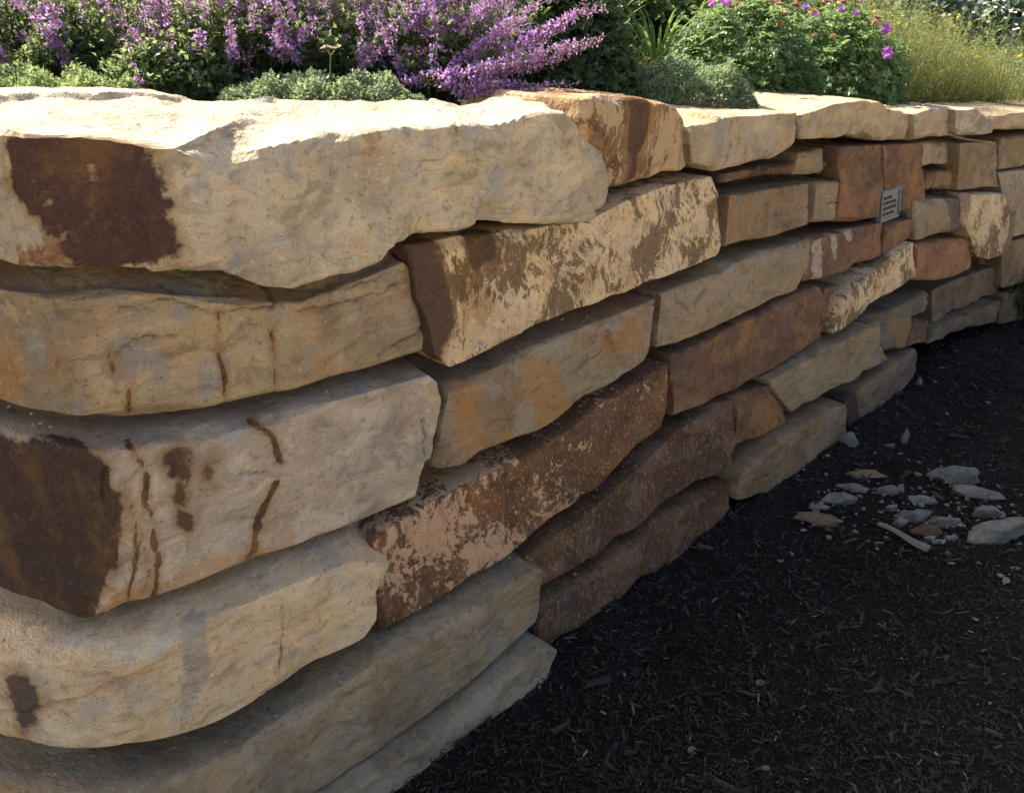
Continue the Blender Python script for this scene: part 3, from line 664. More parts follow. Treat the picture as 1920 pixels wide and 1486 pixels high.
    ('stone', {'b': 0.198, 'top': [(3.147, 1.165), (3.58, 1.135)], 'bot': [(3.228, 0.841), (3.509, 0.829), (3.673, 0.831)], 'left': [], 'right': [], 'res': 0.009, 'pal': 'brown', 'marks': [('tanp', [(3.039, 1.175), (3.173, 1.163), (3.204, 0.986), (3.12, 0.996)])]}),
    ('stone', {'b': 0.249, 'top': [(2.003, 1.18), (2.206, 1.176), (2.495, 1.165)], 'bot': [(1.962, 1.134), (2.154, 1.119), (2.293, 1.117), (2.445, 1.11)], 'left': [], 'right': [], 'res': 0.01, 'pal': 'darkbrown'}),
    ('stone', {'b': 0.257, 'top': [(2.51, 1.192), (2.723, 1.191)], 'bot': [(2.473, 1.091), (2.701, 1.073)], 'left': [], 'right': [], 'res': 0.01, 'pal': 'greytan'}),
    ('stone', {'b': 0.283, 'top': [(2.795, 1.182), (2.962, 1.174)], 'bot': [(2.762, 1.06), (2.925, 1.049)], 'left': [], 'right': [], 'res': 0.011, 'pal': 'darkbrown'}),
    ('stone', {'b': 0.203, 'top': [(1.986, 1.119), (2.145, 1.109), (2.285, 1.104), (2.534, 1.089)], 'bot': [(1.966, 0.935), (2.121, 0.924), (2.265, 0.918), (2.545, 0.915)], 'left': [], 'right': [(2.53, 1.069), (2.553, 0.97)], 'res': 0.009, 'pal': 'tanbrown'}),
    ('stone', {'b': 0.207, 'top': [(2.595, 1.081), (2.799, 1.064)], 'bot': [(2.58, 0.911), (2.789, 0.892)], 'left': [], 'right': [], 'res': 0.01, 'pal': 'greytan'}),
    ('coping_stone', {'b': 0.205, 'top': [(1.704, 1.346), (1.846, 1.353), (2.026, 1.349), (2.19, 1.344), (2.349, 1.343)], 'bot': [(1.745, 1.228), (1.875, 1.204), (2.06, 1.204), (2.276, 1.186), (2.37, 1.215)], 'left': [], 'right': [(2.377, 1.289), (2.389, 1.238)], 'rise': 0.03, 'D': 0.45, 'res': 0.008, 'pal': 'coping'}),
    ('coping_stone', {'b': 0.203, 'top': [(2.354, 1.332), (2.591, 1.355), (2.851, 1.354), (3.0, 1.338), (3.107, 1.3), (3.334, 1.272)], 'bot': [(2.386, 1.243), (2.639, 1.225), (2.914, 1.206), (3.075, 1.173), (3.397, 1.152)], 'left': [], 'right': [(3.39, 1.208)], 'rise': 0.03, 'D': 0.5, 'res': 0.008, 'pal': 'coping'}),
    ('coping_stone', {'b': 0.2, 'top': [(3.353, 1.266), (3.568, 1.278), (3.797, 1.254)], 'bot': [(3.416, 1.149), (3.651, 1.136), (3.899, 1.123)], 'left': [], 'right': [(3.897, 1.191)], 'rise': 0.03, 'D': 0.5, 'res': 0.009, 'pal': 'coping'}),
    ('coping_stone', {'b': 0.167, 'top': [(3.735, 1.26), (3.98, 1.249), (4.119, 1.226)], 'bot': [(3.819, 1.138), (4.056, 1.113), (4.236, 1.114)], 'left': [], 'right': [(4.224, 1.157)], 'rise': 0.03, 'D': 0.5, 'res': 0.009, 'pal': 'coping2'}),
    ('coping_stone', {'b': 0.19, 'top': [(4.228, 1.202), (4.445, 1.199), (4.941, 1.188)], 'bot': [(4.287, 1.113), (4.599, 1.101), (4.997, 1.091)], 'left': [], 'right': [], 'rise': 0.03, 'D': 0.5, 'res': 0.01, 'pal': 'coping'}),
    ('coping_stone', {'b': 0.203, 'top': [(-1.302, 1.457), (-1.08, 1.457), (-0.858, 1.466), (-0.668, 1.438)], 'bot': [(-1.302, 1.234), (-1.08, 1.227), (-0.858, 1.239), (-0.668, 1.25)], 'left': [], 'right': [], 'D': 0.42, 'res': 0.014, 'pal': 'coping'}),
    ('coping_stone', {'b': 0.196, 'top': [(-1.853, 1.431), (-1.666, 1.451), (-1.479, 1.441), (-1.318, 1.468)], 'bot': [(-1.853, 1.249), (-1.666, 1.249), (-1.479, 1.239), (-1.318, 1.246)], 'left': [], 'right': [], 'D': 0.42, 'res': 0.014, 'pal': 'coping'}),
    ('coping_stone', {'b': 0.186, 'top': [(-2.672, 1.445), (-2.391, 1.449), (-2.11, 1.444), (-1.869, 1.444)], 'bot': [(-2.672, 1.237), (-2.391, 1.233), (-2.11, 1.248), (-1.869, 1.224)], 'left': [], 'right': [], 'D': 0.42, 'res': 0.014, 'pal': 'coping'}),
    ('stone', {'b': 0.209, 'top': [(-1.709, 1.215), (-1.411, 1.206), (-1.113, 1.219), (-0.858, 1.218)], 'bot': [(-1.709, 0.992), (-1.411, 0.985), (-1.113, 0.991), (-0.858, 1.008)], 'left': [], 'right': [], 'D': 0.34, 'res': 0.014, 'pal': 'tan'}),
    ('stone', {'b': 0.228, 'top': [(-2.389, 1.219), (-2.157, 1.226), (-1.924, 1.226), (-1.725, 1.216)], 'bot': [(-2.389, 0.971), (-2.157, 0.987), (-1.924, 0.996), (-1.725, 0.986)], 'left': [], 'right': [], 'D': 0.34, 'res': 0.014, 'pal': 'greytan'}),
    ('stone', {'b': 0.229, 'top': [(-3.052, 1.215), (-2.825, 1.232), (-2.599, 1.236), (-2.405, 1.231)], 'bot': [(-3.052, 1.002), (-2.825, 1.001), (-2.599, 1.013), (-2.405, 0.992)], 'left': [], 'right': [], 'D': 0.34, 'res': 0.014, 'pal': 'brown'}),
    ('stone', {'b': 0.149, 'top': [(-1.692, 0.974), (-1.442, 0.981), (-1.192, 0.994), (-0.978, 0.995)], 'bot': [(-1.692, 0.645), (-1.442, 0.641), (-1.192, 0.657), (-0.978, 0.658)], 'left': [], 'right': [], 'D': 0.34, 'res': 0.014, 'pal': 'pale'}),
    ('stone', {'b': 0.168, 'top': [(-2.593, 1.002), (-2.283, 0.992), (-1.973, 0.996), (-1.708, 0.979)], 'bot': [(-2.593, 0.648), (-2.283, 0.662), (-1.973, 0.667), (-1.708, 0.667)], 'left': [], 'right': [], 'D': 0.34, 'res': 0.014, 'pal': 'brown'}),
    ('stone', {'b': 0.1, 'top': [(-1.849, 0.632), (-1.565, 0.643), (-1.281, 0.655), (-1.038, 0.656)], 'bot': [(-1.849, 0.355), (-1.565, 0.382), (-1.281, 0.366), (-1.038, 0.368)], 'left': [], 'right': [], 'D': 0.34, 'res': 0.014, 'pal': 'tanbrown'}),
    ('stone', {'b': 0.099, 'top': [(-2.607, 0.636), (-2.347, 0.66), (-2.087, 0.651), (-1.865, 0.642)], 'bot': [(-2.607, 0.367), (-2.347, 0.348), (-2.087, 0.364), (-1.865, 0.372)], 'left': [], 'right': [], 'D': 0.34, 'res': 0.014, 'pal': 'brown'}),
    ('stone', {'b': 0.018, 'top': [(-1.872, 0.36), (-1.664, 0.37), (-1.456, 0.36), (-1.278, 0.357)], 'bot': [(-1.872, -0.045), (-1.664, -0.029), (-1.456, -0.053), (-1.278, -0.045)], 'left': [], 'right': [], 'D': 0.34, 'res': 0.014, 'pal': 'tanbrown'}),
    ('stone', {'b': 0.036, 'top': [(-2.622, 0.367), (-2.365, 0.373), (-2.108, 0.359), (-1.888, 0.35)], 'bot': [(-2.622, -0.041), (-2.365, -0.042), (-2.108, -0.059), (-1.888, -0.065)], 'left': [], 'right': [], 'D': 0.34, 'res': 0.014, 'pal': 'pale'}),
    ('coping_stone', {'b': 0.221, 'top': [(5.028, 1.194), (5.216, 1.195), (5.405, 1.199), (5.566, 1.183)], 'bot': [(5.028, 1.081), (5.216, 1.106), (5.405, 1.089), (5.566, 1.084)], 'left': [], 'right': [], 'D': 0.42, 'res': 0.014, 'pal': 'coping'}),
    ('coping_stone', {'b': 0.197, 'top': [(5.582, 1.207), (5.779, 1.203), (5.977, 1.196), (6.146, 1.203)], 'bot': [(5.582, 1.094), (5.779, 1.083), (5.977, 1.096), (6.146, 1.069)], 'left': [], 'right': [], 'D': 0.42, 'res': 0.014, 'pal': 'coping'}),
    ('coping_stone', {'b': 0.186, 'top': [(6.162, 1.199), (6.362, 1.188), (6.563, 1.203), (6.735, 1.211)], 'bot': [(6.162, 1.095), (6.362, 1.092), (6.563, 1.098), (6.735, 1.094)], 'left': [], 'right': [], 'D': 0.42, 'res': 0.014, 'pal': 'coping'}),
    ('coping_stone', {'b': 0.188, 'top': [(6.751, 1.213), (7.017, 1.189), (7.283, 1.201), (7.511, 1.196)], 'bot': [(6.751, 1.081), (7.017, 1.08), (7.283, 1.091), (7.511, 1.093)], 'left': [], 'right': [], 'D': 0.42, 'res': 0.014, 'pal': 'coping'}),
    ('stone', {'b': 0.181, 'top': [(5.158, 1.077), (5.401, 1.083), (5.644, 1.089), (5.852, 1.087)], 'bot': [(5.158, 0.908), (5.401, 0.911), (5.644, 0.908), (5.852, 0.892)], 'left': [], 'right': [], 'D': 0.34, 'res': 0.014, 'pal': 'tan'}),
    ('stone', {'b': 0.189, 'top': [(5.868, 1.056), (6.074, 1.063), (6.279, 1.101), (6.454, 1.069)], 'bot': [(5.868, 0.878), (6.074, 0.894), (6.279, 0.915), (6.454, 0.9)], 'left': [], 'right': [], 'D': 0.34, 'res': 0.014, 'pal': 'tan'}),
    ('stone', {'b': 0.197, 'top': [(6.47, 1.093), (6.683, 1.088), (6.896, 1.079), (7.078, 1.089)], 'bot': [(6.47, 0.911), (6.683, 0.898), (6.896, 0.903), (7.078, 0.903)], 'left': [], 'right': [], 'D': 0.34, 'res': 0.014, 'pal': 'tan'}),
    ('stone', {'b': 0.212, 'top': [(7.094, 1.078), (7.328, 1.074), (7.561, 1.063), (7.761, 1.067)], 'bot': [(7.094, 0.915), (7.328, 0.889), (7.561, 0.904), (7.761, 0.896)], 'left': [], 'right': [], 'D': 0.34, 'res': 0.014, 'pal': 'tan'}),
    ('stone', {'b': 0.167, 'top': [(5.318, 0.892), (5.601, 0.897), (5.884, 0.901), (6.127, 0.901)], 'bot': [(5.318, 0.52), (5.601, 0.517), (5.884, 0.526), (6.127, 0.533)], 'left': [], 'right': [], 'D': 0.34, 'res': 0.014, 'pal': 'tan2'}),
    ('stone', {'b': 0.151, 'top': [(6.143, 0.904), (6.369, 0.901), (6.596, 0.905), (6.79, 0.918)], 'bot': [(6.143, 0.518), (6.369, 0.52), (6.596, 0.511), (6.79, 0.517)], 'left': [], 'right': [], 'D': 0.34, 'res': 0.014, 'pal': 'tan'}),
    ('stone', {'b': 0.164, 'top': [(6.806, 0.894), (7.062, 0.919), (7.318, 0.887), (7.538, 0.909)], 'bot': [(6.806, 0.53), (7.062, 0.526), (7.318, 0.517), (7.538, 0.519)], 'left': [], 'right': [], 'D': 0.34, 'res': 0.014, 'pal': 'greytan'}),
    ('stone', {'b': 0.139, 'top': [(5.428, 0.487), (5.639, 0.505), (5.85, 0.512), (6.03, 0.504)], 'bot': [(5.428, 0.202), (5.639, 0.218), (5.85, 0.212), (6.03, 0.228)], 'left': [], 'right': [], 'D': 0.34, 'res': 0.014, 'pal': 'tanbrown'}),
    ('stone', {'b': 0.107, 'top': [(6.046, 0.508), (6.356, 0.501), (6.667, 0.517), (6.932, 0.527)], 'bot': [(6.046, 0.223), (6.356, 0.24), (6.667, 0.235), (6.932, 0.227)], 'left': [], 'right': [], 'D': 0.34, 'res': 0.014, 'pal': 'tan'}),
    ('stone', {'b': 0.133, 'top': [(6.948, 0.497), (7.193, 0.522), (7.438, 0.512), (7.647, 0.525)], 'bot': [(6.948, 0.224), (7.193, 0.202), (7.438, 0.228), (7.647, 0.231)], 'left': [], 'right': [], 'D': 0.34, 'res': 0.014, 'pal': 'tan'}),
    ('stone', {'b': 0.091, 'top': [(5.488, 0.212), (5.681, 0.201), (5.875, 0.198), (6.041, 0.2)], 'bot': [(5.488, -0.023), (5.681, -0.055), (5.875, -0.059), (6.041, -0.053)], 'left': [], 'right': [], 'D': 0.34, 'res': 0.014, 'pal': 'brown'}),
    ('stone', {'b': 0.117, 'top': [(6.057, 0.221), (6.299, 0.219), (6.541, 0.211), (6.748, 0.213)], 'bot': [(6.057, -0.055), (6.299, -0.064), (6.541, -0.029), (6.748, -0.054)], 'left': [], 'right': [], 'D': 0.34, 'res': 0.014, 'pal': 'greytan'}),
    ('stone', {'b': 0.1, 'top': [(6.764, 0.209), (7.023, 0.197), (7.283, 0.21), (7.505, 0.215)], 'bot': [(6.764, -0.041), (7.023, -0.044), (7.283, -0.039), (7.505, -0.046)], 'left': [], 'right': [], 'D': 0.34, 'res': 0.014, 'pal': 'pale'})
]

W0 = wall_xy(np.array([2.0]), np.array([0.2]))[0][0]
wall = empty('stone_wall', (W0[0], W0[1], 0), 'dry stacked sandstone retaining wall of big rough blocks turning a corner', 'wall')
wall['kind'] = 'thing'
STONE_LABELS = {0: 'big overhanging corner slab with a dark brown stain', 1: 'tan block with thin rusty vertical streaks', 2: 'pale block with a blackish brown left end and rusty veins',
                3: 'cream coloured corner block', 6: 'brown upright coping block behind the corner slab', 7: 'cream block speckled with brown crust',
                8: 'grey block with orange patches', 10: 'long brown block with pinkish crust', 21: 'small cream speckled block', 24: 'orange brown block'}
for k, (nm, d) in enumerate(STONES):
    o = build_stone('coping_stone' if nm.startswith('coping') else 'stone', d, k, wall)
    if k in STONE_LABELS: o['label'] = STONE_LABELS[k]

# crumbs of stone and soil caught on the ledges
g = np.random.default_rng(31)
CV, CF = [], []
for k, cnt in ((2, 40), (3, 70), (4, 90), (5, 50), (8, 40), (9, 40), (10, 60), (11, 50), (12, 50), (13, 50), (15, 50), (16, 50), (17, 30)):
    d = STONES[k][1]
    tp = np.array(d['top'])
    for _ in range(cnt):
        sv = g.uniform(tp[:, 0].min(), tp[:, 0].max()); wv_ = g.uniform(.025, .09)
        zt = float(np.interp(sv, tp[:, 0], tp[:, 1])) - .006
        q = wall_xy(np.array([sv]), np.array([d['b'] + wv_]))[0][0]
        r_ = g.lognormal(math.log(.0020), .5)
        V = np.array([(1, 0, -.4), (-.5, .87, -.4), (-.5, -.87, -.4), (.1, .1, .6)]) * g.uniform(.6, 1.4, (4, 3)) * r_ + np.array([q[0], q[1], zt + r_ * .3])
        CF.append(np.array([[0, 1, 3], [1, 2, 3], [2, 0, 3], [0, 2, 1]]) + 4 * len(CV)); CV.append(V)
CVa = np.vstack(CV)
me = np_mesh('crumbs', CVa, [np.vstack(CF)], stone_mat('grey'), smooth=False)
attr_v(me, 'wc', CVa * 3.0)
for n in ('stain', 'iron', 'patch', 'vein'): attr_f(me, n, np.full(len(CVa), -1.0))
attr_f(me, 'crack', np.full(len(CVa), 1.0))
tag(link(bpy.data.objects.new('crumbs', me)), 'loose crumbs of stone caught on the wall ledges', 'grit', kind='stuff')

# ---------------------------------------------------------------- ground, bank behind the wall
def mat_soil():
    T = NT('dark_soil')
    co = T.n('ShaderNodeTexCoord').outputs['Object']
    n = T.noise(co, 30, 6, .7)
    c = T.mix(T.step(n, .3, .7), (.016, .011, .009), (.040, .029, .022))
    return T.finish(T.bsdf(c, .95, T.bump(n, .8, .02)))


def mat_mulch_bed():
    T = NT('mulch_bed')
    co = T.n('ShaderNodeTexCoord').outputs['Object']
    n = T.noise(co, 120, 6, .75)
    n2 = T.noise(co, 3, 3, .6)
    c = T.mix(T.step(n, .35, .75), (.007, .0052, .0043), (.024, .0175, .0135))
    c = T.mix(T.math('MULTIPLY', T.step(n2, .5, .7), .5), c, (.022, .014, .011))
    return T.finish(T.bsdf(c, .9, T.bump(n, 1.0, .02), .2))


M_SOIL = mat_soil()
M_BED = mat_mulch_bed()


def ground_z(x, y):
    P = np.column_stack([x, y, np.zeros(len(x))])
    q = .697 * x - .717 * y + 1.17
    return .022 * perlin(P * 1.7 + 3.1) + .016 * perlin(P * 6.0) + .008 * perlin(P * 15.0) - .01 + .035 * np.exp(-(q / .10) ** 2)


def grid_axis(lo, hi, fine_lo, fine_hi, step):
    f = np.arange(fine_lo, fine_hi + 1e-6, step)
    a = fine_lo - np.geomspace(step * 2, fine_lo - lo, 14)[::-1]
    b = fine_hi + np.geomspace(step * 2, hi - fine_hi, 14)
    return np.concatenate([a, f, b])


gx = grid_axis(-160, 160, -1.2, 5.0, .05)
gy = grid_axis(-160, 160, .3, 7.0, .05)
GX, GY = np.meshgrid(gx, gy, indexing='ij')
near = np.exp(-np.maximum(0, np.hypot(GX.ravel() - 1.5, GY.ravel() - 3) - 5) / 3)
Vg = np.column_stack([GX.ravel(), GY.ravel(), ground_z(GX.ravel(), GY.ravel()) * near])
ii = np.arange(len(gx) * len(gy)).reshape(len(gx), len(gy))
Fg = np.stack([ii[:-1, :-1].ravel(), ii[1:, :-1].ravel(), ii[1:, 1:].ravel(), ii[:-1, 1:].ravel()], 1)
o = bpy.data.objects.new('ground', np_mesh('ground', Vg, [Fg], M_BED))
tag(link(o), 'dark mulched ground in front of the wall', kind='structure')

# added unseen gravel path that runs along the bed, bounces warm sunlight onto the wall
def mat_bounce_gravel():
    T = NT('bounce_gravel')
    co = T.n('ShaderNodeTexCoord').outputs['Object']
    n = T.noise(co, 45, 5, .7)
    n2 = T.noise(co, 1.2, 3, .6)
    c = T.mix(T.step(n, .3, .7), (.43, .36, .25), (.64, .55, .40))
    c = T.mix(T.math('MULTIPLY', n2, .4), c, (.48, .40, .29))
    return T.finish(T.bsdf(c, .95, T.bump(n, .6, .01)))


tdir = Vector((.717, .697, 0)); ndir = Vector((.697, -.717, 0))
pv = [tdir * a + ndir * b + Vector((0, 0, .035)) for a, b in ((-40, .50), (40, .50), (40, 14), (-40, 14))]
me = bpy.data.meshes.new('reflector'); me.from_pydata([tuple(p) for p in pv], [], [(0, 3, 2, 1)]); me.materials.append(mat_bounce_gravel())
tag(link(bpy.data.objects.new('reflector', me)), 'added unseen gravel path along the mulch bed', kind='structure')

# earth bank held by the wall: face behind the stones and planted top
def bz(x):
    return float(np.clip(1.36 - .078 * (x + .2), 1.12, 1.37))


BANK_Z = 1.30
sb = np.arange(-2.9, 7.7, .1)
Q0, _ = wall_xy(sb, np.full(len(sb), .33))
Q1 = np.where((sb < .3)[:, None], Q0 + np.array([.0, .10]), wall_xy(sb, np.full(len(sb), .42))[0])
bm = bmesh.new()
rows = []
for i in range(len(sb)):
    q0, q1 = Q0[i], Q1[i]
    zt = bz(q1[0] - .3) - .02
    r = [(*q0, -.4), (q1[0], q1[1], zt - .10), (q1[0] - .1, q1[1] + .2, zt)]
    for dd in (1.0, 3.0, 8.0, 25.0, 150.0):
        r.append((q1[0] - .45 * dd + (sb[i] - 2) * dd * .12, q1[1] + .9 * dd, zt + (.0 if dd < 5 else -.1)))
    rows.append([bm.verts.new(p) for p in r])
for a_, b_ in zip(rows[:-1], rows[1:]):
    for j in range(len(a_) - 1):
        bm.faces.new((a_[j], b_[j], b_[j + 1], a_[j + 1]))
me = bpy.data.meshes.new('earth_bank'); bm.to_mesh(me); bm.free(); me.materials.append(M_SOIL)
tag(link(bpy.data.objects.new('earth_bank', me)), 'planted earth bank behind the wall', kind='structure')

# ---------------------------------------------------------------- mulch chips (nobody could count them)
def mat_chip():
    T = NT('bark_shreds')
    t = T.attr('tone', 'Vector')
    co = T.n('ShaderNodeTexCoord').outputs['Object']
    n = T.noise(co, 300, 3, .6)
    c = T.mix(T.math('MULTIPLY', n, .6), t, (.01, .008, .008))
    return T.finish(T.bsdf(c, .7, None, .35))


def chips(n, seed):
    g = np.random.default_rng(seed)
    # density falls with distance from the photographer
    r = 1.1 + 5.4 * g.random(n * 3) ** 1.25
    a = g.uniform(math.radians(15), math.radians(112), n * 3)
    x, y = r * np.cos(a), r * np.sin(a)
    keep = (.697 * x - .717 * y > -1.235) & (x < 4.6)
    keep |= (x > 2.0) & (.697 * x - .717 * y > -1.46) & (x < 4.6)
    x, y, r = x[keep][:n], y[keep][:n], r[keep][:n]
    n = len(x)
    z = ground_z(x, y) + g.uniform(-.002, .010, n)
    L = g.lognormal(math.log(.0044), .55, n) * (1 + .11 * r) * np.where(g.random(n) < .006, 2.2, 1.0)
    Wd = L * g.uniform(.10, .38, n)
    Hh = Wd * g.uniform(.3, .8, n)
    yaw = g.uniform(0, 2 * math.pi, n)
    pit = g.normal(0, .38, n)
    d = np.stack([np.cos(yaw) * np.cos(pit), np.sin(yaw) * np.cos(pit), np.sin(pit)], 1)
    sd = np.cross(d, np.tile([0, 0, 1.0], (n, 1))); sd /= np.linalg.norm(sd, axis=1)[:, None]
    up = np.cross(sd, d)
    rl = g.normal(0, .5, n)
    sd2 = sd * np.cos(rl)[:, None] + up * np.sin(rl)[:, None]
    up2 = -sd * np.sin(rl)[:, None] + up * np.cos(rl)[:, None]
    c = np.stack([x, y, z], 1)
    V = np.empty((n, 6, 3))
    j = g.uniform(.5, 1.0, (n, 2))
    for e, sg in ((0, -1), (1, 1)):
        ee = c + d * (L * sg)[:, None]
        V[:, e * 3 + 0] = ee - sd2 * (Wd * j[:, e])[:, None]
        V[:, e * 3 + 1] = ee + sd2 * (Wd * j[:, e])[:, None]
        V[:, e * 3 + 2] = ee * 1 - d * (L * sg * .25)[:, None] + up2 * Hh[:, None]
    o = (np.arange(n) * 6)[:, None]
    F4 = np.concatenate([o + np.array([[0, 3, 5, 2]]), o + np.array([[1, 2, 5, 4]])])
    k = g.random(n)
    base = np.stack([.0240 + 0 * k, .0165 + 0 * k, .0118 + 0 * k], 1) * g.uniform(.5, 1.9, n)[:, None]
    mid = np.array([.064, .048, .036]) * g.uniform(.6, 1.5, n)[:, None]
    lite = np.array([.26, .215, .165]) * g.uniform(.5, 1.3, n)[:, None]
    brn = np.array([.042, .022, .013]) * g.uniform(.6, 1.5, n)[:, None]
    t = np.where((k < .74)[:, None], base, np.where((k < .93)[:, None], mid, np.where((k < .952)[:, None], lite, brn)))
    me = np_mesh('mulch', V.reshape(-1, 3), [F4], mat_chip(), smooth=False)
    attr_v(me, 'tone', np.repeat(t, 6, 0))
    return me


tag(link(bpy.data.objects.new('mulch', chips(125000, 11))), 'dark shredded bark mulch spread in front of the wall', 'mulch', kind='stuff')

# ---------------------------------------------------------------- rubble on the mulch
def rock_mesh(name, size, seed, pal, flat=1.0):
    g = np.random.default_rng(seed)
    bm = bmesh.new()
    bmesh.ops.create_icosphere(bm, subdivisions=4, radius=1.0)
    V = np.array([v.co[:] for v in bm.verts]); F = np.array([[v.index for v in f.verts] for f in bm.faces])
    bm.free()
    for _ in range(10):
        n = g.normal(size=3); n /= np.linalg.norm(n)
        off = g.uniform(.62, .92)
        V = V - np.maximum(0, V @ n - off)[:, None] * n
    Q = V + g.uniform(-40, 40, 3)
    V = V * (1 + .24 * perlin(Q * 1.4) + .10 * fbm(Q * 4, 4))[:, None]
    V = V * np.array(size) / 2
    V[:, 2] -= V[:, 2].min()
    me = np_mesh(name, V, [F], stone_mat(pal), smooth=True)
    attr_v(me, 'wc', V * 1.0 + g.uniform(-9, 9, 3))
    for n in ('stain', 'iron', 'patch', 'vein'): attr_f(me, n, np.full(len(V), -1.0))
    attr_f(me, 'crack', np.full(len(V), 1.0))
    return me


RUBBLE = [
    ('rock', 1.746, 2.707, 0.2, 0.07, 0.151, -5, 'rub_white', 'largest pale grey rock at the top of the rubble'),
    ('rock', 1.784, 2.618, 0.211, 0.076, 0.047, -22, 'rub_white', 'flat pale slab leaning under the largest pale rock'),
    ('rock', 1.443, 2.603, 0.107, 0.038, 0.069, 5, 'rub_white', 'bluish white rock by itself left of the largest pale rock'),
    ('rock', 1.4, 2.729, 0.169, 0.059, 0.039, 0, 'rub_tan', 'flat tan rock nearest the wall foot'),
    ('rock', 1.305, 2.625, 0.117, 0.043, 0.037, -15, 'rub_white', 'thin grey flake below the flat tan rock'),
    ('rock', 1.219, 2.538, 0.135, 0.047, 0.063, -10, 'rub_white', 'grey split rock at the left of the rubble'),
    ('rock', 1.094, 2.409, 0.194, 0.068, 0.041, -4, 'rub_tan', 'long tan rock at the far left of the rubble'),
    ('rock', 1.121, 2.484, 0.088, 0.031, 0.022, 0, 'rub_white', 'small grey flake above the long tan rock'),
    ('rock', 1.529, 2.549, 0.122, 0.043, 0.044, -8, 'rub_white', 'long grey rock right of the bluish white one'),
    ('rock', 1.467, 2.457, 0.145, 0.051, 0.066, 4, 'rub_white', 'arched grey rock in the middle of the rubble'),
    ('rock', 1.556, 2.414, 0.121, 0.042, 0.06, -10, 'rub_white', 'angular grey rock right of the arched one'),
    ('rock', 1.7, 2.344, 0.291, 0.102, 0.126, 8, 'rub_white', 'big pale rock cut by the right edge of the picture'),
    ('rock', 1.731, 2.455, 0.116, 0.041, 0.071, 10, 'rub_white', 'grey rock behind the big pale one at the right edge'),
    ('rock', 1.442, 2.328, 0.126, 0.044, 0.059, 0, 'rub_red', 'reddish brown rock at the front of the rubble'),
    ('rock', 1.386, 2.391, 0.074, 0.026, 0.052, 15, 'rub_white', 'small grey rock beside the reddish brown one'),
    ('rock', 1.523, 2.314, 0.055, 0.019, 0.028, 0, 'rub_white', 'small pale chip right of the reddish brown rock'),
    ('rock', 1.397, 2.491, 0.045, 0.016, 0.033, 0, 'rub_white', 'small white pebble left of the arched rock'),
    ('rock', 1.4, 2.939, 0.077, 0.027, 0.101, -30, 'rub_white', 'small grey stone wedged at the wall foot'),
    ('rock', 1.448, 2.268, 0.04, 0.014, 0.024, 0, 'rub_white', 'tiny white chip in front of the reddish brown rock'),
    ('rock', 1.67, 2.999, 0.031, 0.011, 0.109, 0, 'rub_white', 'upright pale chip alone on the mulch above the rubble'),
    ('rock', 0.448, 1.417, 0.027, 0.01, 0.032, 0, 'rub_white', 'white pebble alone near the bottom of the picture'),
    ('rock', 0.61, 1.368, 0.021, 0.007, 0.024, 0, 'rub_white', 'second white pebble near the bottom of the picture'),
    ('rock', 1.984, 3.555, 0.036, 0.013, 0.055, 0, 'rub_white', 'white pebble alone beside the far wall foot')
]
for k, (nm, x, y, sx, sy, sz, yaw, pal, label) in enumerate(RUBBLE):
    o = bpy.data.objects.new(nm, rock_mesh(nm, (sx, sy, sz), 900 + k, pal))
    o.location = (x, y, float(ground_z(np.array([x]), np.array([y]))[0]) - sz * .42 + .004)
    o.rotation_euler = (rnd.uniform(-.12, .12), rnd.uniform(-.12, .12), math.radians(yaw))
    tag(link(o), label, 'rock', 'loose rubble on the mulch')

# grit and small fragments lying between the rubble
g = np.random.default_rng(77)
GV, GF = [], []
gn = 0
for i in range(260):
    if i < 200:
        px_, py_ = RUBBLE[g.integers(0, 17)][1:3]
        x, y = px_ + g.normal() * .13, py_ + g.normal() * .13
    else:
        x, y = g.uniform(.3, 2.6), g.uniform(1.3, 3.6)
        if .697 * x - .717 * y < -1.0: continue
    r = g.lognormal(math.log(.0065), .45)
    bm = bmesh.new(); bmesh.ops.create_icosphere(bm, subdivisions=1, radius=1.0)
    V = np.array([v.co[:] for v in bm.verts]) * g.uniform(.6, 1.3, (12, 1)) * np.array([1.3, .9, .55]) * r
    F = np.array([[v.index for v in f.verts] for f in bm.faces]); bm.free()
    a = g.uniform(0, 6.28)
    V = V @ np.array([[math.cos(a), math.sin(a), 0], [-math.sin(a), math.cos(a), 0], [0, 0, 1]])
    V += np.array([x, y, float(ground_z(np.array([x]), np.array([y]))[0]) + .006])
    GV.append(V); GF.append(F + gn); gn += 12
me = np_mesh('grit', np.vstack(GV), [np.vstack(GF)], stone_mat('rub_white'), smooth=False)
attr_v(me, 'wc', np.vstack(GV))
for n in ('stain', 'iron', 'patch', 'vein'): attr_f(me, n, np.full(gn, -1.0))
attr_f(me, 'crack', np.full(gn, 1.0))
tag(link(bpy.data.objects.new('grit', me)), 'pale grit and stone fragments between the rubble', 'grit', kind='stuff')

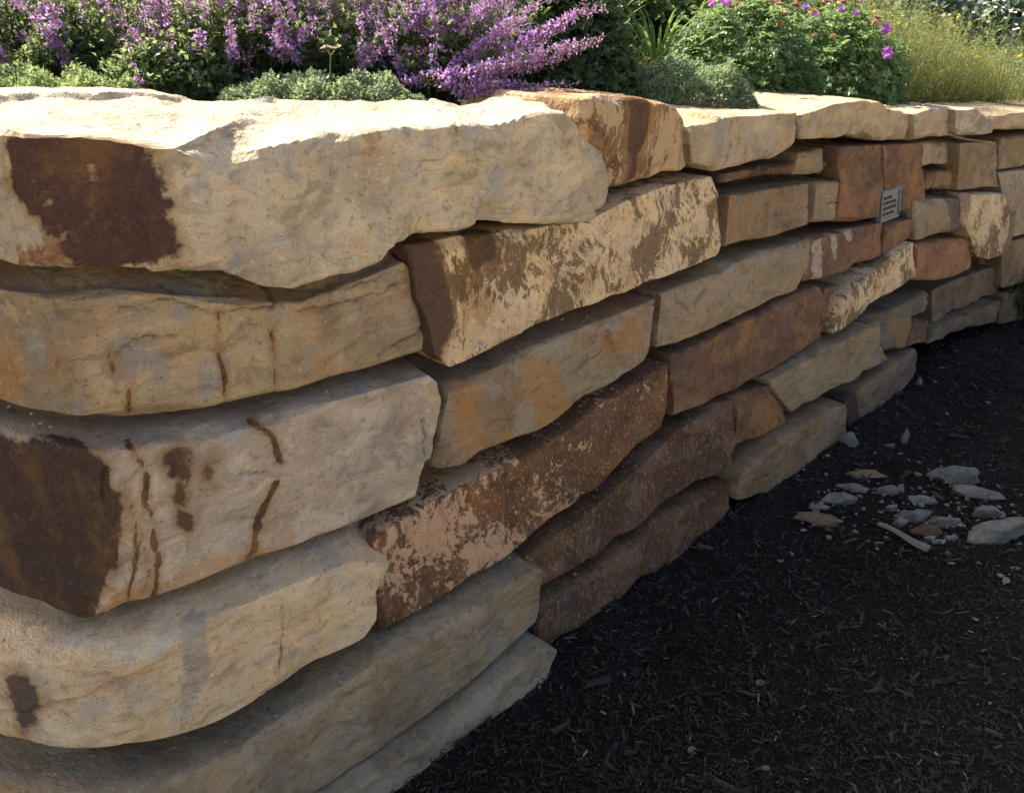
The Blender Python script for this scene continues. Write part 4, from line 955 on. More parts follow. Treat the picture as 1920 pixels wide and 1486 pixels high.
# pale splinter of wood lying in the mulch
def stick():
    bm = bmesh.new()
    rings = []
    for i in range(9):
        t = i / 8
        ring = []
        for j in range(6):
            a = j / 6 * 2 * math.pi
            r = (.008 + .006 * t) * (1 + .25 * math.sin(7 * t + j))
            ring.append(bm.verts.new(((t - .5) * .18, r * math.cos(a) * 1.4 + .006 * math.sin(5 * t), r * math.sin(a) * .7 + .008)))
        rings.append(ring)
    for a, b in zip(rings[:-1], rings[1:]):
        for j in range(6):
            bm.faces.new((a[j], a[(j + 1) % 6], b[(j + 1) % 6], b[j]))
    bm.faces.new(rings[0][::-1]); bm.faces.new(rings[-1])
    me = bpy.data.meshes.new('wood_splinter'); bm.to_mesh(me); bm.free()
    T = NT('weathered_wood')
    co = T.vmap(T.n('ShaderNodeTexCoord').outputs['Object'], (6, 60, 60))
    n = T.noise(co, 4, 4, .6)
    me.materials.append(T.finish(T.bsdf(T.mix(n, (.24, .215, .18), (.12, .105, .09)), .9, T.bump(n, .5, .003))))
    return me


o = bpy.data.objects.new('wood_splinter', stick())
o.location = (*(1.344, 2.286), .012)
o.rotation_euler = (0, .05, -0.861)
tag(link(o), 'long pale grey wood splinter lying below the rubble', 'splinter')

# ---------------------------------------------------------------- plaque fixed to the wall
def plaque():
    s0, s1, z0, z1, b = (3.156, 3.356, 0.837, 0.973, 0.186)
    (p0, p1), nn = wall_xy(np.array([s0, s1]), np.array([b, b]))
    ctr = (p0 + p1) / 2
    w = float(np.linalg.norm(p1 - p0)); h = z1 - z0
    t = (p1 - p0) / w
    root = empty('metal_plaque', (ctr[0], ctr[1], z0), 'small grey metal plaque with lines of raised lettering on the wall', 'plaque')
    root.rotation_euler = (math.radians(-7), 0, math.atan2(t[1], t[0]))

    def mt(name, col, rough, metal):
        T = NT(name)
        co = T.n('ShaderNodeTexCoord').outputs['Object']
        n = T.noise(co, 60, 5, .6)
        x = T.bsdf(T.mix(n, tuple(c * .75 for c in col), tuple(c * 1.2 for c in col)), rough, T.bump(n, .2, .002), .4)
        x.node.inputs['Metallic'].default_value = metal
        return T.finish(x)
    m1 = mt('plaque_pewter', (.17, .178, .178), .6, .3)
    m2 = mt('plaque_dark', (.055, .058, .058), .6, .2)

    def bx(bm, x0, x1, y0, y1, zz0, zz1):
        bmesh.ops.create_cube(bm, size=1, matrix=Matrix.Translation(((x0 + x1) / 2, (y0 + y1) / 2, (zz0 + zz1) / 2)) @ Matrix.Diagonal((x1 - x0, y1 - y0, zz1 - zz0, 1)))

    def ob(name, bm, m, bev=.0):
        if bev: bmesh.ops.bevel(bm, geom=bm.edges[:], offset=bev, segments=2, affect='EDGES')
        me = bpy.data.meshes.new(name); bm.to_mesh(me); bm.free(); me.materials.append(m)
        o = bpy.data.objects.new(name, me); return link(o, plate or root)
    plate = None
    bm = bmesh.new(); bx(bm, -w / 2, w / 2, -.010, .012, 0, h); plate = ob('plate', bm, m1, .003)
    e = .012
    for (x0, x1, a, c) in ((-w / 2 + .004, w / 2 - .004, .004, .004 + e), (-w / 2 + .004, w / 2 - .004, h - .004 - e, h - .004)):
        bm = bmesh.new(); bx(bm, x0, x1, -.015, -.0105, a, c); ob('rim', bm, m1, .0015)
    for (x0, x1) in ((-w / 2 + .004, -w / 2 + .004 + e), (w / 2 - .004 - e, w / 2 - .004)):
        bm = bmesh.new(); bx(bm, x0, x1, -.0152, -.0105, .004 + e, h - .004 - e); ob('rim', bm, m1, .0015)
    bm = bmesh.new(); bx(bm, -w / 2 - .012, -w / 2 - .001, .0, .03, -.004, h + .006); ob('backing', bm, m2)
    bm = bmesh.new(); bx(bm, -w / 2, w / 2, .0, .03, h + .001, h + .010); ob('backing', bm, m2)
    for i, (fz, l, rr) in enumerate(((.74, .80, .62), (.58, .86, .90), (.42, .84, .66), (.25, .80, .72))):
        bm = bmesh.new()
        x = -w * .34
        g = random.Random(i)
        while x < -w * .34 + w * .70 * rr:
            n = g.randint(2, 6)
            for q in range(n):
                cw = .0055 * g.uniform(.7, 1.15)
                hh = .0135 * g.uniform(.75, 1.0)
                bx(bm, x, x + cw * .62, -.0135, -.0095, fz * h - .0068, fz * h - .0068 + hh)
                if g.random() < .6: bx(bm, x + cw * .62, x + cw, -.0132, -.0096, fz * h - .0068 + (hh * .7 if q % 2 else 0), fz * h - .0068 + (hh if q % 2 else hh * .3))
                x += cw * 1.25
            x += .009
        ob('text_line', bm, m2)


plaque()

# ---------------------------------------------------------------- plants
def leaf_mat(name, c1, c2, trans=.45, rough=.55, scale=9.0, spec=.3):
    T = NT(name)
    co = T.n('ShaderNodeTexCoord').outputs['Object']
    t = T.attr('tone')
    col = T.mix(t, c1, c2)
    n = T.noise(co, scale, 2, .5)
    col = T.mix(T.math('MULTIPLY', n, .5), col, tuple(.6 * a for a in c1))
    b = T.bsdf(col, rough, None, spec)
    tr = T.n('ShaderNodeBsdfTranslucent')
    tc = T.mix(.25, col, (.35, .40, .04))
    T.set(tr.inputs['Color'], tc)
    mx = T.n('ShaderNodeMixShader')
    mx.inputs[0].default_value = trans
    T.t.links.new(b, mx.inputs[1]); T.t.links.new(tr.outputs[0], mx.inputs[2])
    return T.finish(mx.outputs[0])


def plain_mat(name, col, trans=.3, rough=.6):
    T = NT(name)
    b = T.bsdf(T.mix(T.attr('tone'), tuple(c * .7 for c in col), tuple(min(1, c * 1.25) for c in col)), rough, None, .2)
    tr = T.n('ShaderNodeBsdfTranslucent')
    T.set(tr.inputs['Color'], col)
    mx = T.n('ShaderNodeMixShader'); mx.inputs[0].default_value = trans
    T.t.links.new(b, mx.inputs[1]); T.t.links.new(tr.outputs[0], mx.inputs[2])
    return T.finish(mx.outputs[0])


def unit(a):
    return a / (np.linalg.norm(a, axis=-1, keepdims=True) + 1e-9)


def leaves(c, d, L, W, g, fold=.25, droop=.15):
    """c base points, d unit directions, L, W lengths and half widths -> verts (n*5) and tris; a leaf is a folded pointed blade"""
    n = len(c)
    r = unit(g.normal(size=(n, 3)) * .5 + np.array([0, 0, 1.0]))
    s = unit(np.cross(d, r))
    u = np.cross(s, d)
    L = np.broadcast_to(L, n)[:, None]; W = np.broadcast_to(W, n)[:, None]
    V = np.empty((n, 5, 3))
    V[:, 0] = c
    V[:, 1] = c + d * L * .45 - s * W + u * W * fold
    V[:, 2] = c + d * L * .45 + s * W + u * W * fold
    V[:, 3] = c + d * L - u * L * droop
    V[:, 4] = c + d * L * .5 - u * W * .15
    o = (np.arange(n) * 5)[:, None]
    F = np.concatenate([o + np.array([[0, 4, 1]]), o + np.array([[1, 4, 3]]), o + np.array([[0, 2, 4]]), o + np.array([[2, 3, 4]])])
    return V.reshape(-1, 3), F


def needles(c, d, L, W, g):
    """hair-thin leaves: one narrow blade of two triangles each"""
    n = len(c)
    s = unit(np.cross(d, unit(g.normal(size=(n, 3)))))
    L = np.broadcast_to(L, n)[:, None]; W = np.broadcast_to(W, n)[:, None]
    V = np.empty((n, 4, 3))
    V[:, 0] = c; V[:, 1] = c + d * L * .5 - s * W; V[:, 2] = c + d * L - np.array([0, 0, .12]) * L; V[:, 3] = c + d * L * .5 + s * W
    return V.reshape(-1, 3), (np.arange(n) * 4)[:, None] + np.array([[0, 3, 2, 1]])


def lobed(c, nrm, R, g, lobes=5):
    """palmate leaves lying across nrm: a fan with deep lobes"""
    n = len(c); m = lobes * 4
    a1 = unit(np.cross(nrm, unit(g.normal(size=(n, 3)))))
    a2 = np.cross(nrm, a1)
    k = np.arange(m)
    ang = (k / (m - 1) - .5) * math.radians(310)
    rad = np.array([.55, .85, 1.0, .85] * lobes)[:m] * (1 - .12 * np.abs(ang) / 2.7)
    V = np.empty((n, m + 1, 3))
    V[:, 0] = c - nrm * (R * .12)[:, None]
    jit = g.uniform(.85, 1.15, (n, m))
    for q in range(m):
        V[:, q + 1] = c + (a1 * math.cos(ang[q]) + a2 * math.sin(ang[q])) * (R * rad[q] * jit[:, q])[:, None] - nrm * (R * .18 * (q % 4 == 2))[:, None]
    o = (np.arange(n) * (m + 1))[:, None]
    F = np.concatenate([o + np.array([[0, q + 1, q + 2]]) for q in range(m - 1)])
    return V.reshape(-1, 3), F


def stems(P0, P1, bend, r, sides=4, seg=5):
    """thin tapering stems from P0 to P1, bowed by bend"""
    n = len(P0)
    ts = np.linspace(0, 1, seg + 1)
    ax = unit(P1 - P0)
    s = unit(np.cross(ax, np.array([.31, .95, .05])))
    u = np.cross(s, ax)
    V = np.empty((n, seg + 1, sides, 3))
    for i, t in enumerate(ts):
        c = P0 * (1 - t) + P1 * t + bend * (4 * t * (1 - t))
        rr = np.broadcast_to(r, n) * (1 - .6 * t)
        for j in range(sides):
            a = 2 * math.pi * j / sides
            V[:, i, j] = c + (s * math.cos(a) + u * math.sin(a)) * rr[:, None]
    ix = np.arange(n * (seg + 1) * sides).reshape(n, seg + 1, sides)
    F = []
    for j in range(sides):
        j2 = (j + 1) % sides
        F.append(np.stack([ix[:, :-1, j].ravel(), ix[:, :-1, j2].ravel(), ix[:, 1:, j2].ravel(), ix[:, 1:, j].ravel()], 1))
    return V.reshape(-1, 3), np.concatenate(F)


def plant_part(name, root, V, F, mat, g, kind=None, smooth=False, tone=None, per=5):
    me = np_mesh(name, V - np.array(root.location), F if isinstance(F, list) else [F], mat, smooth)
    if tone is None: tone = np.repeat(g.random(len(V) // per + 1), per)[:len(V)]
    attr_f(me, 'tone', tone)
    o = link(bpy.data.objects.new(name, me), root)
    if kind: o['kind'] = kind
    return o


M_STEM = plain_mat('green_stem', (.10, .13, .05), .1)
M_DRY = plain_mat('dry_stem', (.42, .33, .17), .15)
M_CAT = leaf_mat('catmint_leaf', (.12, .18, .09), (.30, .37, .20), .62, .40)
M_PETAL = plain_mat('violet_petal', (.53, .33, .68), .5)
M_CALYX = plain_mat('mauve_calyx', (.50, .27, .34), .3)
M_MAT = leaf_mat('thyme_leaf', (.17, .25, .14), (.38, .46, .30), .45, .5)
M_DARK = leaf_mat('dark_leaf', (.06, .115, .055), (.13, .20, .095), .52, .4)
M_STRAP = leaf_mat('strap_leaf', (.13, .24, .06), (.25, .38, .11), .5, .45)
M_GER = leaf_mat('geranium_leaf', (.095, .18, .075), (.24, .35, .16), .5, .36)
M_FEATH = leaf_mat('feathery_leaf', (.22, .25, .09), (.43, .42, .18), .48, .5)
M_YEL = plain_mat('yellow_petal', (.75, .55, .03), .3)
M_WHITE = plain_mat('white_petal', (.80, .80, .74), .3)
M_MAG = plain_mat('magenta_petal', (.46, .14, .54), .45)
M_SEED = plain_mat('russet_seedhead', (.46, .29, .19), .3)
M_PINK = plain_mat('pink_sedum_tip', (.50, .16, .14), .3)
M_GRASS = leaf_mat('grass_blade', (.06, .085, .035), (.11, .14, .06), .4, .6)


def curve_pts(p0, p1, bend, t):
    return p0 * (1 - t) + p1 * t + bend * (4 * t * (1 - t))


# flower spikes of the catmint: eight shapes, used again and again
def spike_mesh(seed):
    g = np.random.default_rng(seed)
    Ls = g.uniform(.13, .20)
    nw = int(Ls / .0095)
    cur = g.normal(size=2) * .02
    C, Dd, K = [], [], []
    for i in range(nw):
        t = i / (nw - 1)
        if g.random() < .24: continue
        ctr = np.array([cur[0] * t * t, cur[1] * t * t, Ls * t])
        m = int(11 - 5 * t)
        for j in range(m):
            a = 2 * math.pi * (j + g.random() * .6) / m
            el = g.uniform(-.5, 1.1)
            dd = np.array([math.cos(a) * math.cos(el), math.sin(a) * math.cos(el), math.sin(el)])
            C.append(ctr + dd * .002 + np.array([0, 0, g.uniform(-.003, .003)])); Dd.append(dd); K.append(t)
    C, Dd, K = np.array(C), np.array(Dd), np.array(K)
    sz = (1 - .5 * K)
    sz = sz * g.uniform(.6, 1.35, len(C))
    V1, F1 = leaves(C, Dd, .0085 * sz, .0024 * sz, g, .5, .0)
    op = g.random(len(C)) < (.62 - .35 * K)
    d2 = unit(Dd + g.normal(size=Dd.shape) * .3)[op]
    V2, F2 = leaves(C[op] + Dd[op] * .006, d2, .0105 * sz[op], .0048 * sz[op], g, .3, .5)
    V3, F3 = stems(np.zeros((1, 3)) - np.array([[0, 0, .05]]), np.array([[cur[0], cur[1], Ls]]), -np.array([[cur[0], cur[1], 0]]) * .25, .0014)
    V = np.vstack([V1, V2, V3])
    F2 = F2 + len(V1); F3 = F3 + len(V1) + len(V2)
    me = np_mesh('flower_spike', V, [F1, F2, F3], [M_CALYX, M_PETAL, M_STEM], False, np.concatenate([np.zeros(len(F1)), np.ones(len(F2)), np.full(len(F3), 2)]))
    attr_f(me, 'tone', np.repeat(g.random(len(V) // 5 + 1), 5)[:len(V)])
    return me


SPIKES = [spike_mesh(50 + i) for i in range(8)]


def add_spike(root, p, d, sc, g, mesh=None):
    o = bpy.data.objects.new('flower_spike', mesh or SPIKES[g.integers(0, 8)])
    q = Vector([float(x) for x in d]).to_track_quat('Z', 'Y')
    o.rotation_mode = 'QUATERNION'
    o.rotation_quaternion = q @ Matrix.Rotation(g.uniform(0, 6.28), 3, 'Z').to_quaternion()
    o.location = Vector([float(x) for x in p]) - root.location
    o.scale = (sc, sc, sc)
    return link(o, root)


def catmint(x, y, rx, ry, h, nsp, label, lean, seed, extra=()):
    g = np.random.default_rng(seed)
    root = empty('catmint', (x, y, BANK_Z), label, 'flowering plant', 'catmint plants behind the corner slab')
    base = np.array([x, y, BANK_Z])
    n = 120
    a = g.uniform(0, 2 * math.pi, n); rr = np.sqrt(g.random(n))
    tip = base + np.stack([np.cos(a) * rr * rx + lean[0] * rr, np.sin(a) * rr * ry + lean[1] * rr, h * (1 - .55 * rr ** 2.2) * g.uniform(.72, 1.02, n)], 1)
    p0 = base + np.stack([np.cos(a) * rr * rx * .25, np.sin(a) * rr * ry * .25, np.zeros(n)], 1)
    bend = np.stack([np.zeros(n), np.zeros(n), h * .10 * rr], 1)
    V, F = stems(p0, tip, bend, .0018)
    plant_part('stems', root, V, F, M_STEM, g, 'stuff')
    k = 66
    ti = np.repeat(np.arange(n), k); t = g.uniform(.05, 1.0, n * k)[:, None]
    c = curve_pts(p0[ti], tip[ti], bend[ti], t) + g.normal(size=(n * k, 3)) * .012
    d = unit(g.normal(size=(n * k, 3)) + np.array([0, 0, .35]))
    V, F = leaves(c, d, g.uniform(.014, .028, n * k), g.uniform(.005, .0095, n * k), g)
    plant_part('foliage', root, V, F, M_CAT, g, 'stuff')
    sel = g.choice(n, min(n, nsp), replace=False)
    for i in sel:
        dd = unit(tip[i] - p0[i] + np.array([lean[0] * .5, lean[1] * .5, g.uniform(-.02, .12)]) + g.normal(size=3) * .07)
        add_spike(root, tip[i] - dd * .05 + np.array([0, -.012, 0]), dd, g.uniform(.85, 1.25), g)
    for (p, d2, sc) in extra:
        d2 = unit(np.array(d2, float))
        add_spike(root, np.array(p), d2, sc, g)
    return root


def mat_plant(name, x, y, rx, ry, h, n, label, seed, mat=None, leaf=(.006, .012), w=.35, grp='low cushion plants along the coping', cat='ground plant'):
    g = np.random.default_rng(seed)
    root = empty(name, (x, y, BANK_Z), label, cat, grp)
    a = g.uniform(0, 2 * math.pi, n); rr = np.sqrt(g.random(n))
    lump = 1 + .5 * perlin(np.stack([np.cos(a) * rr * rx, np.sin(a) * rr * ry, np.zeros(n)], 1) * 14 + seed)
    zt = h * np.sqrt(np.clip(1 - rr ** 2.5, 0, 1)) * lump
    c = np.stack([x + np.cos(a) * rr * rx, y + np.sin(a) * rr * ry, BANK_Z + zt * g.uniform(.55, 1.0, n) ** .6], 1)
    out = np.stack([np.cos(a) * rr, np.sin(a) * rr, .8 + 0 * a], 1)
    d = unit(out + g.normal(size=(n, 3)) * .7)
    L = g.uniform(*leaf, n)
    V, F = leaves(c, d, L, L * w, g)
    plant_part('foliage', root, V, F, mat or M_MAT, g, 'stuff')
    m = 160
    a = g.uniform(0, 2 * math.pi, m); rr = np.sqrt(g.random(m)) * .85
    p0 = np.stack([x + np.cos(a) * rr * rx * .6, y + np.sin(a) * rr * ry * .6, np.full(m, BANK_Z)], 1)
    p1 = np.stack([x + np.cos(a) * rr * rx, y + np.sin(a) * rr * ry, BANK_Z + h * np.sqrt(1 - rr ** 2) * .95], 1)
    V, F = stems(p0, p1, np.zeros((m, 3)), .0012, 3, 2)
    plant_part('stems', root, V, F, M_STEM, g, 'stuff')
    return root


def leafy_bush(name, x, y, rx, ry, h, n, R, label, seed, mat, grp=None, cat='leafy plant', lob=5):
    g = np.random.default_rng(seed)
    root = empty(name, (x, y, BANK_Z), label, cat, grp)
    a = g.uniform(0, 2 * math.pi, n); ct = g.uniform(0.0, 1.0, n)
    st = np.sqrt(1 - ct ** 2)
    dirs = np.stack([np.cos(a) * st, np.sin(a) * st, ct], 1)
    sh = g.uniform(.55, 1.0, n) ** .5 * (1 + .16 * perlin(dirs * 3.2 + seed))
    c = np.array([x, y, BANK_Z]) + dirs * sh[:, None] * np.array([rx, ry, h])
    nrm = unit(dirs * .7 + np.array([0, 0, .55]) + g.normal(size=(n, 3)) * .45)
    V, F = lobed(c, nrm, R * g.uniform(.65, 1.2, n), g, lob)
    plant_part('foliage', root, V, F, mat, g, 'stuff', per=lob * 4 + 1)
    m = 70
    k = g.choice(n, m, replace=False)
    p0 = np.array([x, y, BANK_Z]) + g.normal(size=(m, 3)) * np.array([rx * .15, ry * .15, 0])
    V, F = stems(p0, c[k], np.stack([0 * a[:m], 0 * a[:m], 0 * a[:m] + .04], 1), .002, 4, 4)
    plant_part('stems', root, V, F, M_STEM, g, 'stuff')
    return root


def add_flower(root, p, r, mat, g, petals=5, up=(0, -.6, .6), name='flower'):
    n0 = unit(np.array(up, float) + g.normal(size=3) * .25)
    a1 = unit(np.cross(n0, np.array([1, .2, .1]))); a2 = np.cross(n0, a1)
    ang = np.arange(petals) * 2 * math.pi / petals + g.random()
    d = np.cos(ang)[:, None] * a1 + np.sin(ang)[:, None] * a2 + n0 * .35
    c = np.tile(np.array(p, float), (petals, 1))
    V, F = leaves(c, unit(d), r, r * .62, g, .2, .15)
    o = plant_part(name, root, V, F, mat, g)
    return o


def feathery(x, y, rx, ry, h, nst, label, seed, mat=None, grp='feathery yellow green plants', flowers=8, name='feathery_plant', lw=.0009, per=34):
    g = np.random.default_rng(seed)
    root = empty(name, (x, y, BANK_Z), label, 'feathery plant', grp)
    a = g.uniform(0, 2 * math.pi, nst); rr = np.sqrt(g.random(nst))
    p0 = np.stack([x + np.cos(a) * rr * rx * .6, y + np.sin(a) * rr * ry * .6, np.full(nst, BANK_Z)], 1)
    p1 = np.stack([x + np.cos(a) * rr * rx, y + np.sin(a) * rr * ry, BANK_Z + h * g.uniform(.55, 1.05, nst) * (1 - .35 * rr ** 2)], 1)
    V, F = stems(p0, p1, np.zeros((nst, 3)), .0011, 3, 3)
    plant_part('stems', root, V, F, M_STEM, g, 'stuff')
    ti = np.repeat(np.arange(nst), per); t = g.uniform(.1, 1, nst * per)[:, None]
    c = p0[ti] * (1 - t) + p1[ti] * t
    d = unit(g.normal(size=(nst * per, 3)) + np.array([0, 0, .45]))
    V, F = needles(c, d, g.uniform(.018, .042, nst * per), lw * g.uniform(.9, 2.0, nst * per), g)
    plant_part('foliage', root, V, F, mat or M_FEATH, g, 'stuff', per=4)
    for i in range(flowers):
        q = p1[g.integers(0, nst)]
        add_flower(root, q + np.array([0, -.01, .01]), g.uniform(.008, .013), M_YEL, g, 6)
    return root


def at(f, *a, **k):
    """build a plant with the bank height of its own spot"""
    global BANK_Z
    BANK_Z = bz(a[0] if not isinstance(a[0], str) else a[1])
    return f(*a, **k)


# catmint along the slab
at(catmint, -1.42, 2.50, .30, .28, .40, 40, 'catmint with few mauve spikes beside dried stalks at the left edge', (.0, .0), 201)
at(catmint, -1.14, 2.58, .28, .26, .42, 44, 'catmint with mostly green leaves behind the pale green mat', (.02, 0), 202)
at(catmint, -.84, 2.56, .28, .26, .42, 66, 'catmint with tall violet spikes between the two low mats', (.02, -.02), 203)
at(catmint, -.54, 2.62, .28, .26, .42, 80, 'catmint behind the grey green mat with a dry seed stalk', (.03, -.02), 204)
at(catmint, -.93, 2.36, .20, .16, .24, 12, 'low leafy catmint filling the gap between the two mats', (0, 0), 209)
ex = []
for (p, q) in (((-.17, 2.42, 1.505), (-.015, 2.42, 1.607)), ((-.18, 2.36, 1.485), (.128, 2.36, 1.552)), ((-.02, 2.44, 1.545), (.137, 2.44, 1.615)), ((-.20, 2.34, 1.47), (.02, 2.34, 1.455)),
               ((-.16, 2.35, 1.45), (.06, 2.33, 1.44)), ((-.1, 2.38, 1.47), (.1, 2.36, 1.53)), ((-.3, 2.36, 1.47), (-.06, 2.34, 1.50)), ((-.25, 2.5, 1.58), (-.06, 2.5, 1.66)), ((-.30, 2.5, 1.60), (-.18, 2.48, 1.69))):
    p, q = np.array(p), np.array(q)
    for t in (0.0, .4, .75):
        for r in (0, 1):
            ex.append((p + (q - p) * t + np.array([0, .012 * r, .010 * (r - .5)]), q - p, 1.0 + .15 * r))
at(catmint, -.27, 2.68, .26, .26, .40, 80, 'catmint with long violet spikes arching to the right over the slab', (.06, -.03), 205, ex)
at(catmint, -1.25, 3.05, .34, .28, .50, 44, 'catmint in the back row behind the left edge plants', (0, 0), 206)
at(catmint, -.78, 3.10, .34, .28, .52, 80, 'catmint in the middle of the back row', (0, 0), 207)
at(catmint, -.32, 3.15, .30, .26, .52, 80, 'catmint in the back row next to the dark leafy plant', (.03, 0), 208)

# low mats and cushions
at(mat_plant, 'creeping_thyme', -1.18, 2.14, .33, .17, .125, 9000, 'pale yellow green creeping mat at the left end of the slab', 211, leaf_mat('pale_mat_leaf', (.19, .27, .10), (.40, .48, .25), .45, .5), (.008, .018), .28)
at(mat_plant, 'creeping_thyme', -.50, 2.24, .29, .17, .12, 9000, 'grey green creeping mat in front of the violet spikes', 212, None, (.008, .016), .36)
at(mat_plant, 'cushion_plant', .60, 3.08, .29, .21, .175, 15000, 'round grey green cushion plant on the coping before the leafy bush', 213, None, (.008, .017), .34)
at(mat_plant, 'sedum', .12, 2.50, .12, .06, .07, 500, 'strip of pink sedum tips behind the brown coping block', 214, M_PINK, (.008, .014), .4, 'low cushion plants along the coping')

# dark leafy plant, strap leaves, dry grass in the gap
at(leafy_bush, 'dark_leafy_plant', .20, 3.15, .24, .24, .52, 1500, .034, 'dark green cut-leaved plant right of the violet spikes', 221, M_DARK, None, 'leafy plant', 5)
at(leafy_bush, 'dark_leafy_plant', .33, 3.0, .13, .12, .30, 500, .026, 'small shaded leafy plant at the foot of the dark bush', 222, M_DARK, None, 'leafy plant', 5)


def strap_clump(x, y, n, label, seed):
    g = np.random.default_rng(seed)
    z = bz(x)
    root = empty('strap_leaf_plant', (x, y, z), label, 'leafy plant')
    for i in range(n):
        a = g.uniform(0, 2 * math.pi); L = g.uniform(.30, .56); out = g.uniform(.05, .26)
        w = g.uniform(.005, .010)
        hd = np.array([math.cos(a), math.sin(a), 0]); sd = np.array([-math.sin(a), math.cos(a), 0])
        V = []
        for q in range(9):
            t = q / 8
            c = np.array([x, y, z]) + hd * (out * t * t + .03) + np.array([0, 0, L * (t - .28 * t ** 3)])
            ww = w * (1 - t ** 3) * (0.5 + .5 * min(1, t * 4)) + .0008
            V += [c - sd * ww, c - hd * .002 * 1, c + sd * ww]
        V = np.array(V)
        F = []
        for q in range(8):
            b = q * 3
            F += [[b, b + 1, b + 4, b + 3], [b + 1, b + 2, b + 5, b + 4]]
        plant_part('leaf', root, V, np.array(F), M_STRAP, g, None, True, np.full(len(V), g.random()))


strap_clump(.66, 3.95, 40, 'bright green strap-leaved clump left of the leafy bush', 231)
strap_clump(.42, 3.95, 30, 'strap-leaved clump in the gap behind the dark plant', 232)
at(feathery, .46, 3.25, .10, .12, .26, 60, 'tuft of dry tan grass in the gap left of the cushion', 233, leaf_mat('dry_grass', (.22, .19, .07), (.36, .30, .13), .3), None, 0, 'dry_grass', .0012, 10)

# geranium bushes
gA = at(leafy_bush, 'geranium', .98, 3.72, .36, .34, .44, 2300, .026, 'leafy geranium bush behind the round grey cushion', 241, M_GER, 'geranium bushes', 'leafy plant', 5)
gB = at(leafy_bush, 'geranium', 1.50, 4.12, .40, .36, .46, 2500, .026, 'leafy geranium bush with two magenta flowers on its right side', 242, M_GER, 'geranium bushes', 'leafy plant', 5)
gC = at(leafy_bush, 'geranium', 1.25, 4.55, .5, .36, .55, 2200, .028, 'taller geranium bush in the row behind with russet seedheads', 243, M_GER, 'geranium bushes', 'leafy plant', 5)
g = np.random.default_rng(5)

FL = [
    ('B', 1.603, 3.78, 1.589, 0.03, 'm'),
    ('B', 1.621, 3.76, 1.495, 0.032, 'm'),
    ('A', 0.804, 3.4, 1.683, 0.024, 'm'),
    ('A', 0.83, 3.42, 1.69, 0.022, 'm'),
    ('A', 0.763, 3.4, 1.679, 0.018, 'm'),
    ('B', 1.237, 3.75, 1.673, 0.02, 'm'),
    ('B', 1.402, 3.78, 1.665, 0.018, 'm'),
    ('B', 1.479, 3.78, 1.702, 0.022, 'm'),
    ('B', 1.474, 3.8, 1.651, 0.018, 'm'),
    ('B', 1.286, 3.75, 1.645, 0.016, 'm'),
    ('B', 1.179, 3.66, 1.49, 0.026, 's'),
    ('B', 0.845, 3.36, 1.675, 0.018, 's'),
    ('B', 1.105, 3.6, 1.644, 0.026, 's'),
    ('B', 1.144, 3.6, 1.675, 0.024, 's'),
    ('B', 1.077, 3.55, 1.61, 0.022, 's'),
    ('B', 1.257, 3.7, 1.652, 0.022, 's'),
    ('B', 1.282, 3.72, 1.563, 0.018, 's'),
    ('B', 1.362, 3.72, 1.559, 0.016, 's'),
    ('B', 1.541, 3.75, 1.61, 0.022, 's'),
    ('B', 1.569, 3.8, 1.63, 0.02, 's'),
    ('C', 1.12, 3.9, 1.694, 0.03, 's'),
    ('C', 1.275, 3.95, 1.701, 0.03, 's'),
    ('C', 1.394, 3.95, 1.695, 0.028, 's'),
    ('C', 1.466, 3.95, 1.693, 0.026, 's'),
    ('C', 1.175, 3.92, 1.68, 0.026, 's')
]
for (who, x, y, z, r, kind) in FL:
    root = {'A': gA, 'B': gB, 'C': gC}[who]
    if kind == 'm':
        add_flower(root, (x, y, z), r, M_MAG, g, 5)
    else:
        add_flower(root, (x, y, z), r, M_SEED, g, 9, (0, -.3, 1), 'seedhead')
        add_flower(root, (x, y, z + .006), r * .7, M_SEED, g, 9, (0, -.3, 1), 'seedhead')

# feathery plants to the far right
for i, (x, y, rx, h, n, lab) in enumerate((
        (2.02, 4.62, .32, .60, 480, 'tall feathery olive green plant right of the magenta flowers'),
        (2.42, 4.95, .34, .52, 460, 'feathery yellow green plant above the pale rough coping stone'),
        (2.95, 5.15, .36, .42, 420, 'feathery plant with yellow flowers at the right edge'),
        (2.15, 5.40, .40, .70, 420, 'feathery plant in the second row with a hazy top'),
        (2.80, 5.80, .42, .50, 380, 'feathery plant behind the right edge one'),
        (1.80, 4.95, .34, .68, 420, 'feathery olive plant half hidden behind the geraniums'))):
    at(feathery, x, y, rx, rx, h, n, lab, 260 + i, None, 'feathery yellow green plants', 9)


def tall_daisy(x, y, h, label, seed, r=.015, mat=None):
    g = np.random.default_rng(seed)
    z = bz(x)
    root = empty('tall_daisy', (x, y, z), label, 'flowering plant', 'white daisies at the back right')
    n = 5
    p0 = np.array([x, y, z]) + g.normal(size=(n, 3)) * np.array([.02, .02, 0]); p0[:, 2] = z
    p1 = np.array([x, y, z]) + np.stack([g.normal(size=n) * .08, g.normal(size=n) * .08, h * g.uniform(.75, 1.05, n)], 1)
    V, F = stems(p0, p1, np.zeros((n, 3)), .003, 4, 3)
    plant_part('stems', root, V, F, M_GRASS, g)
    ti = np.repeat(np.arange(n), 12); t = g.uniform(.1, .85, n * 12)[:, None]
    V, F = leaves(p0[ti] * (1 - t) + p1[ti] * t, unit(g.normal(size=(n * 12, 3)) + np.array([0, 0, .8])), g.uniform(.05, .09, n * 12), .007, g)
    plant_part('foliage', root, V, F, M_GER, g, 'stuff')
    for q in p1:
        add_flower(root, q, r, mat or M_WHITE, g, 10, (0, -.4, .9))


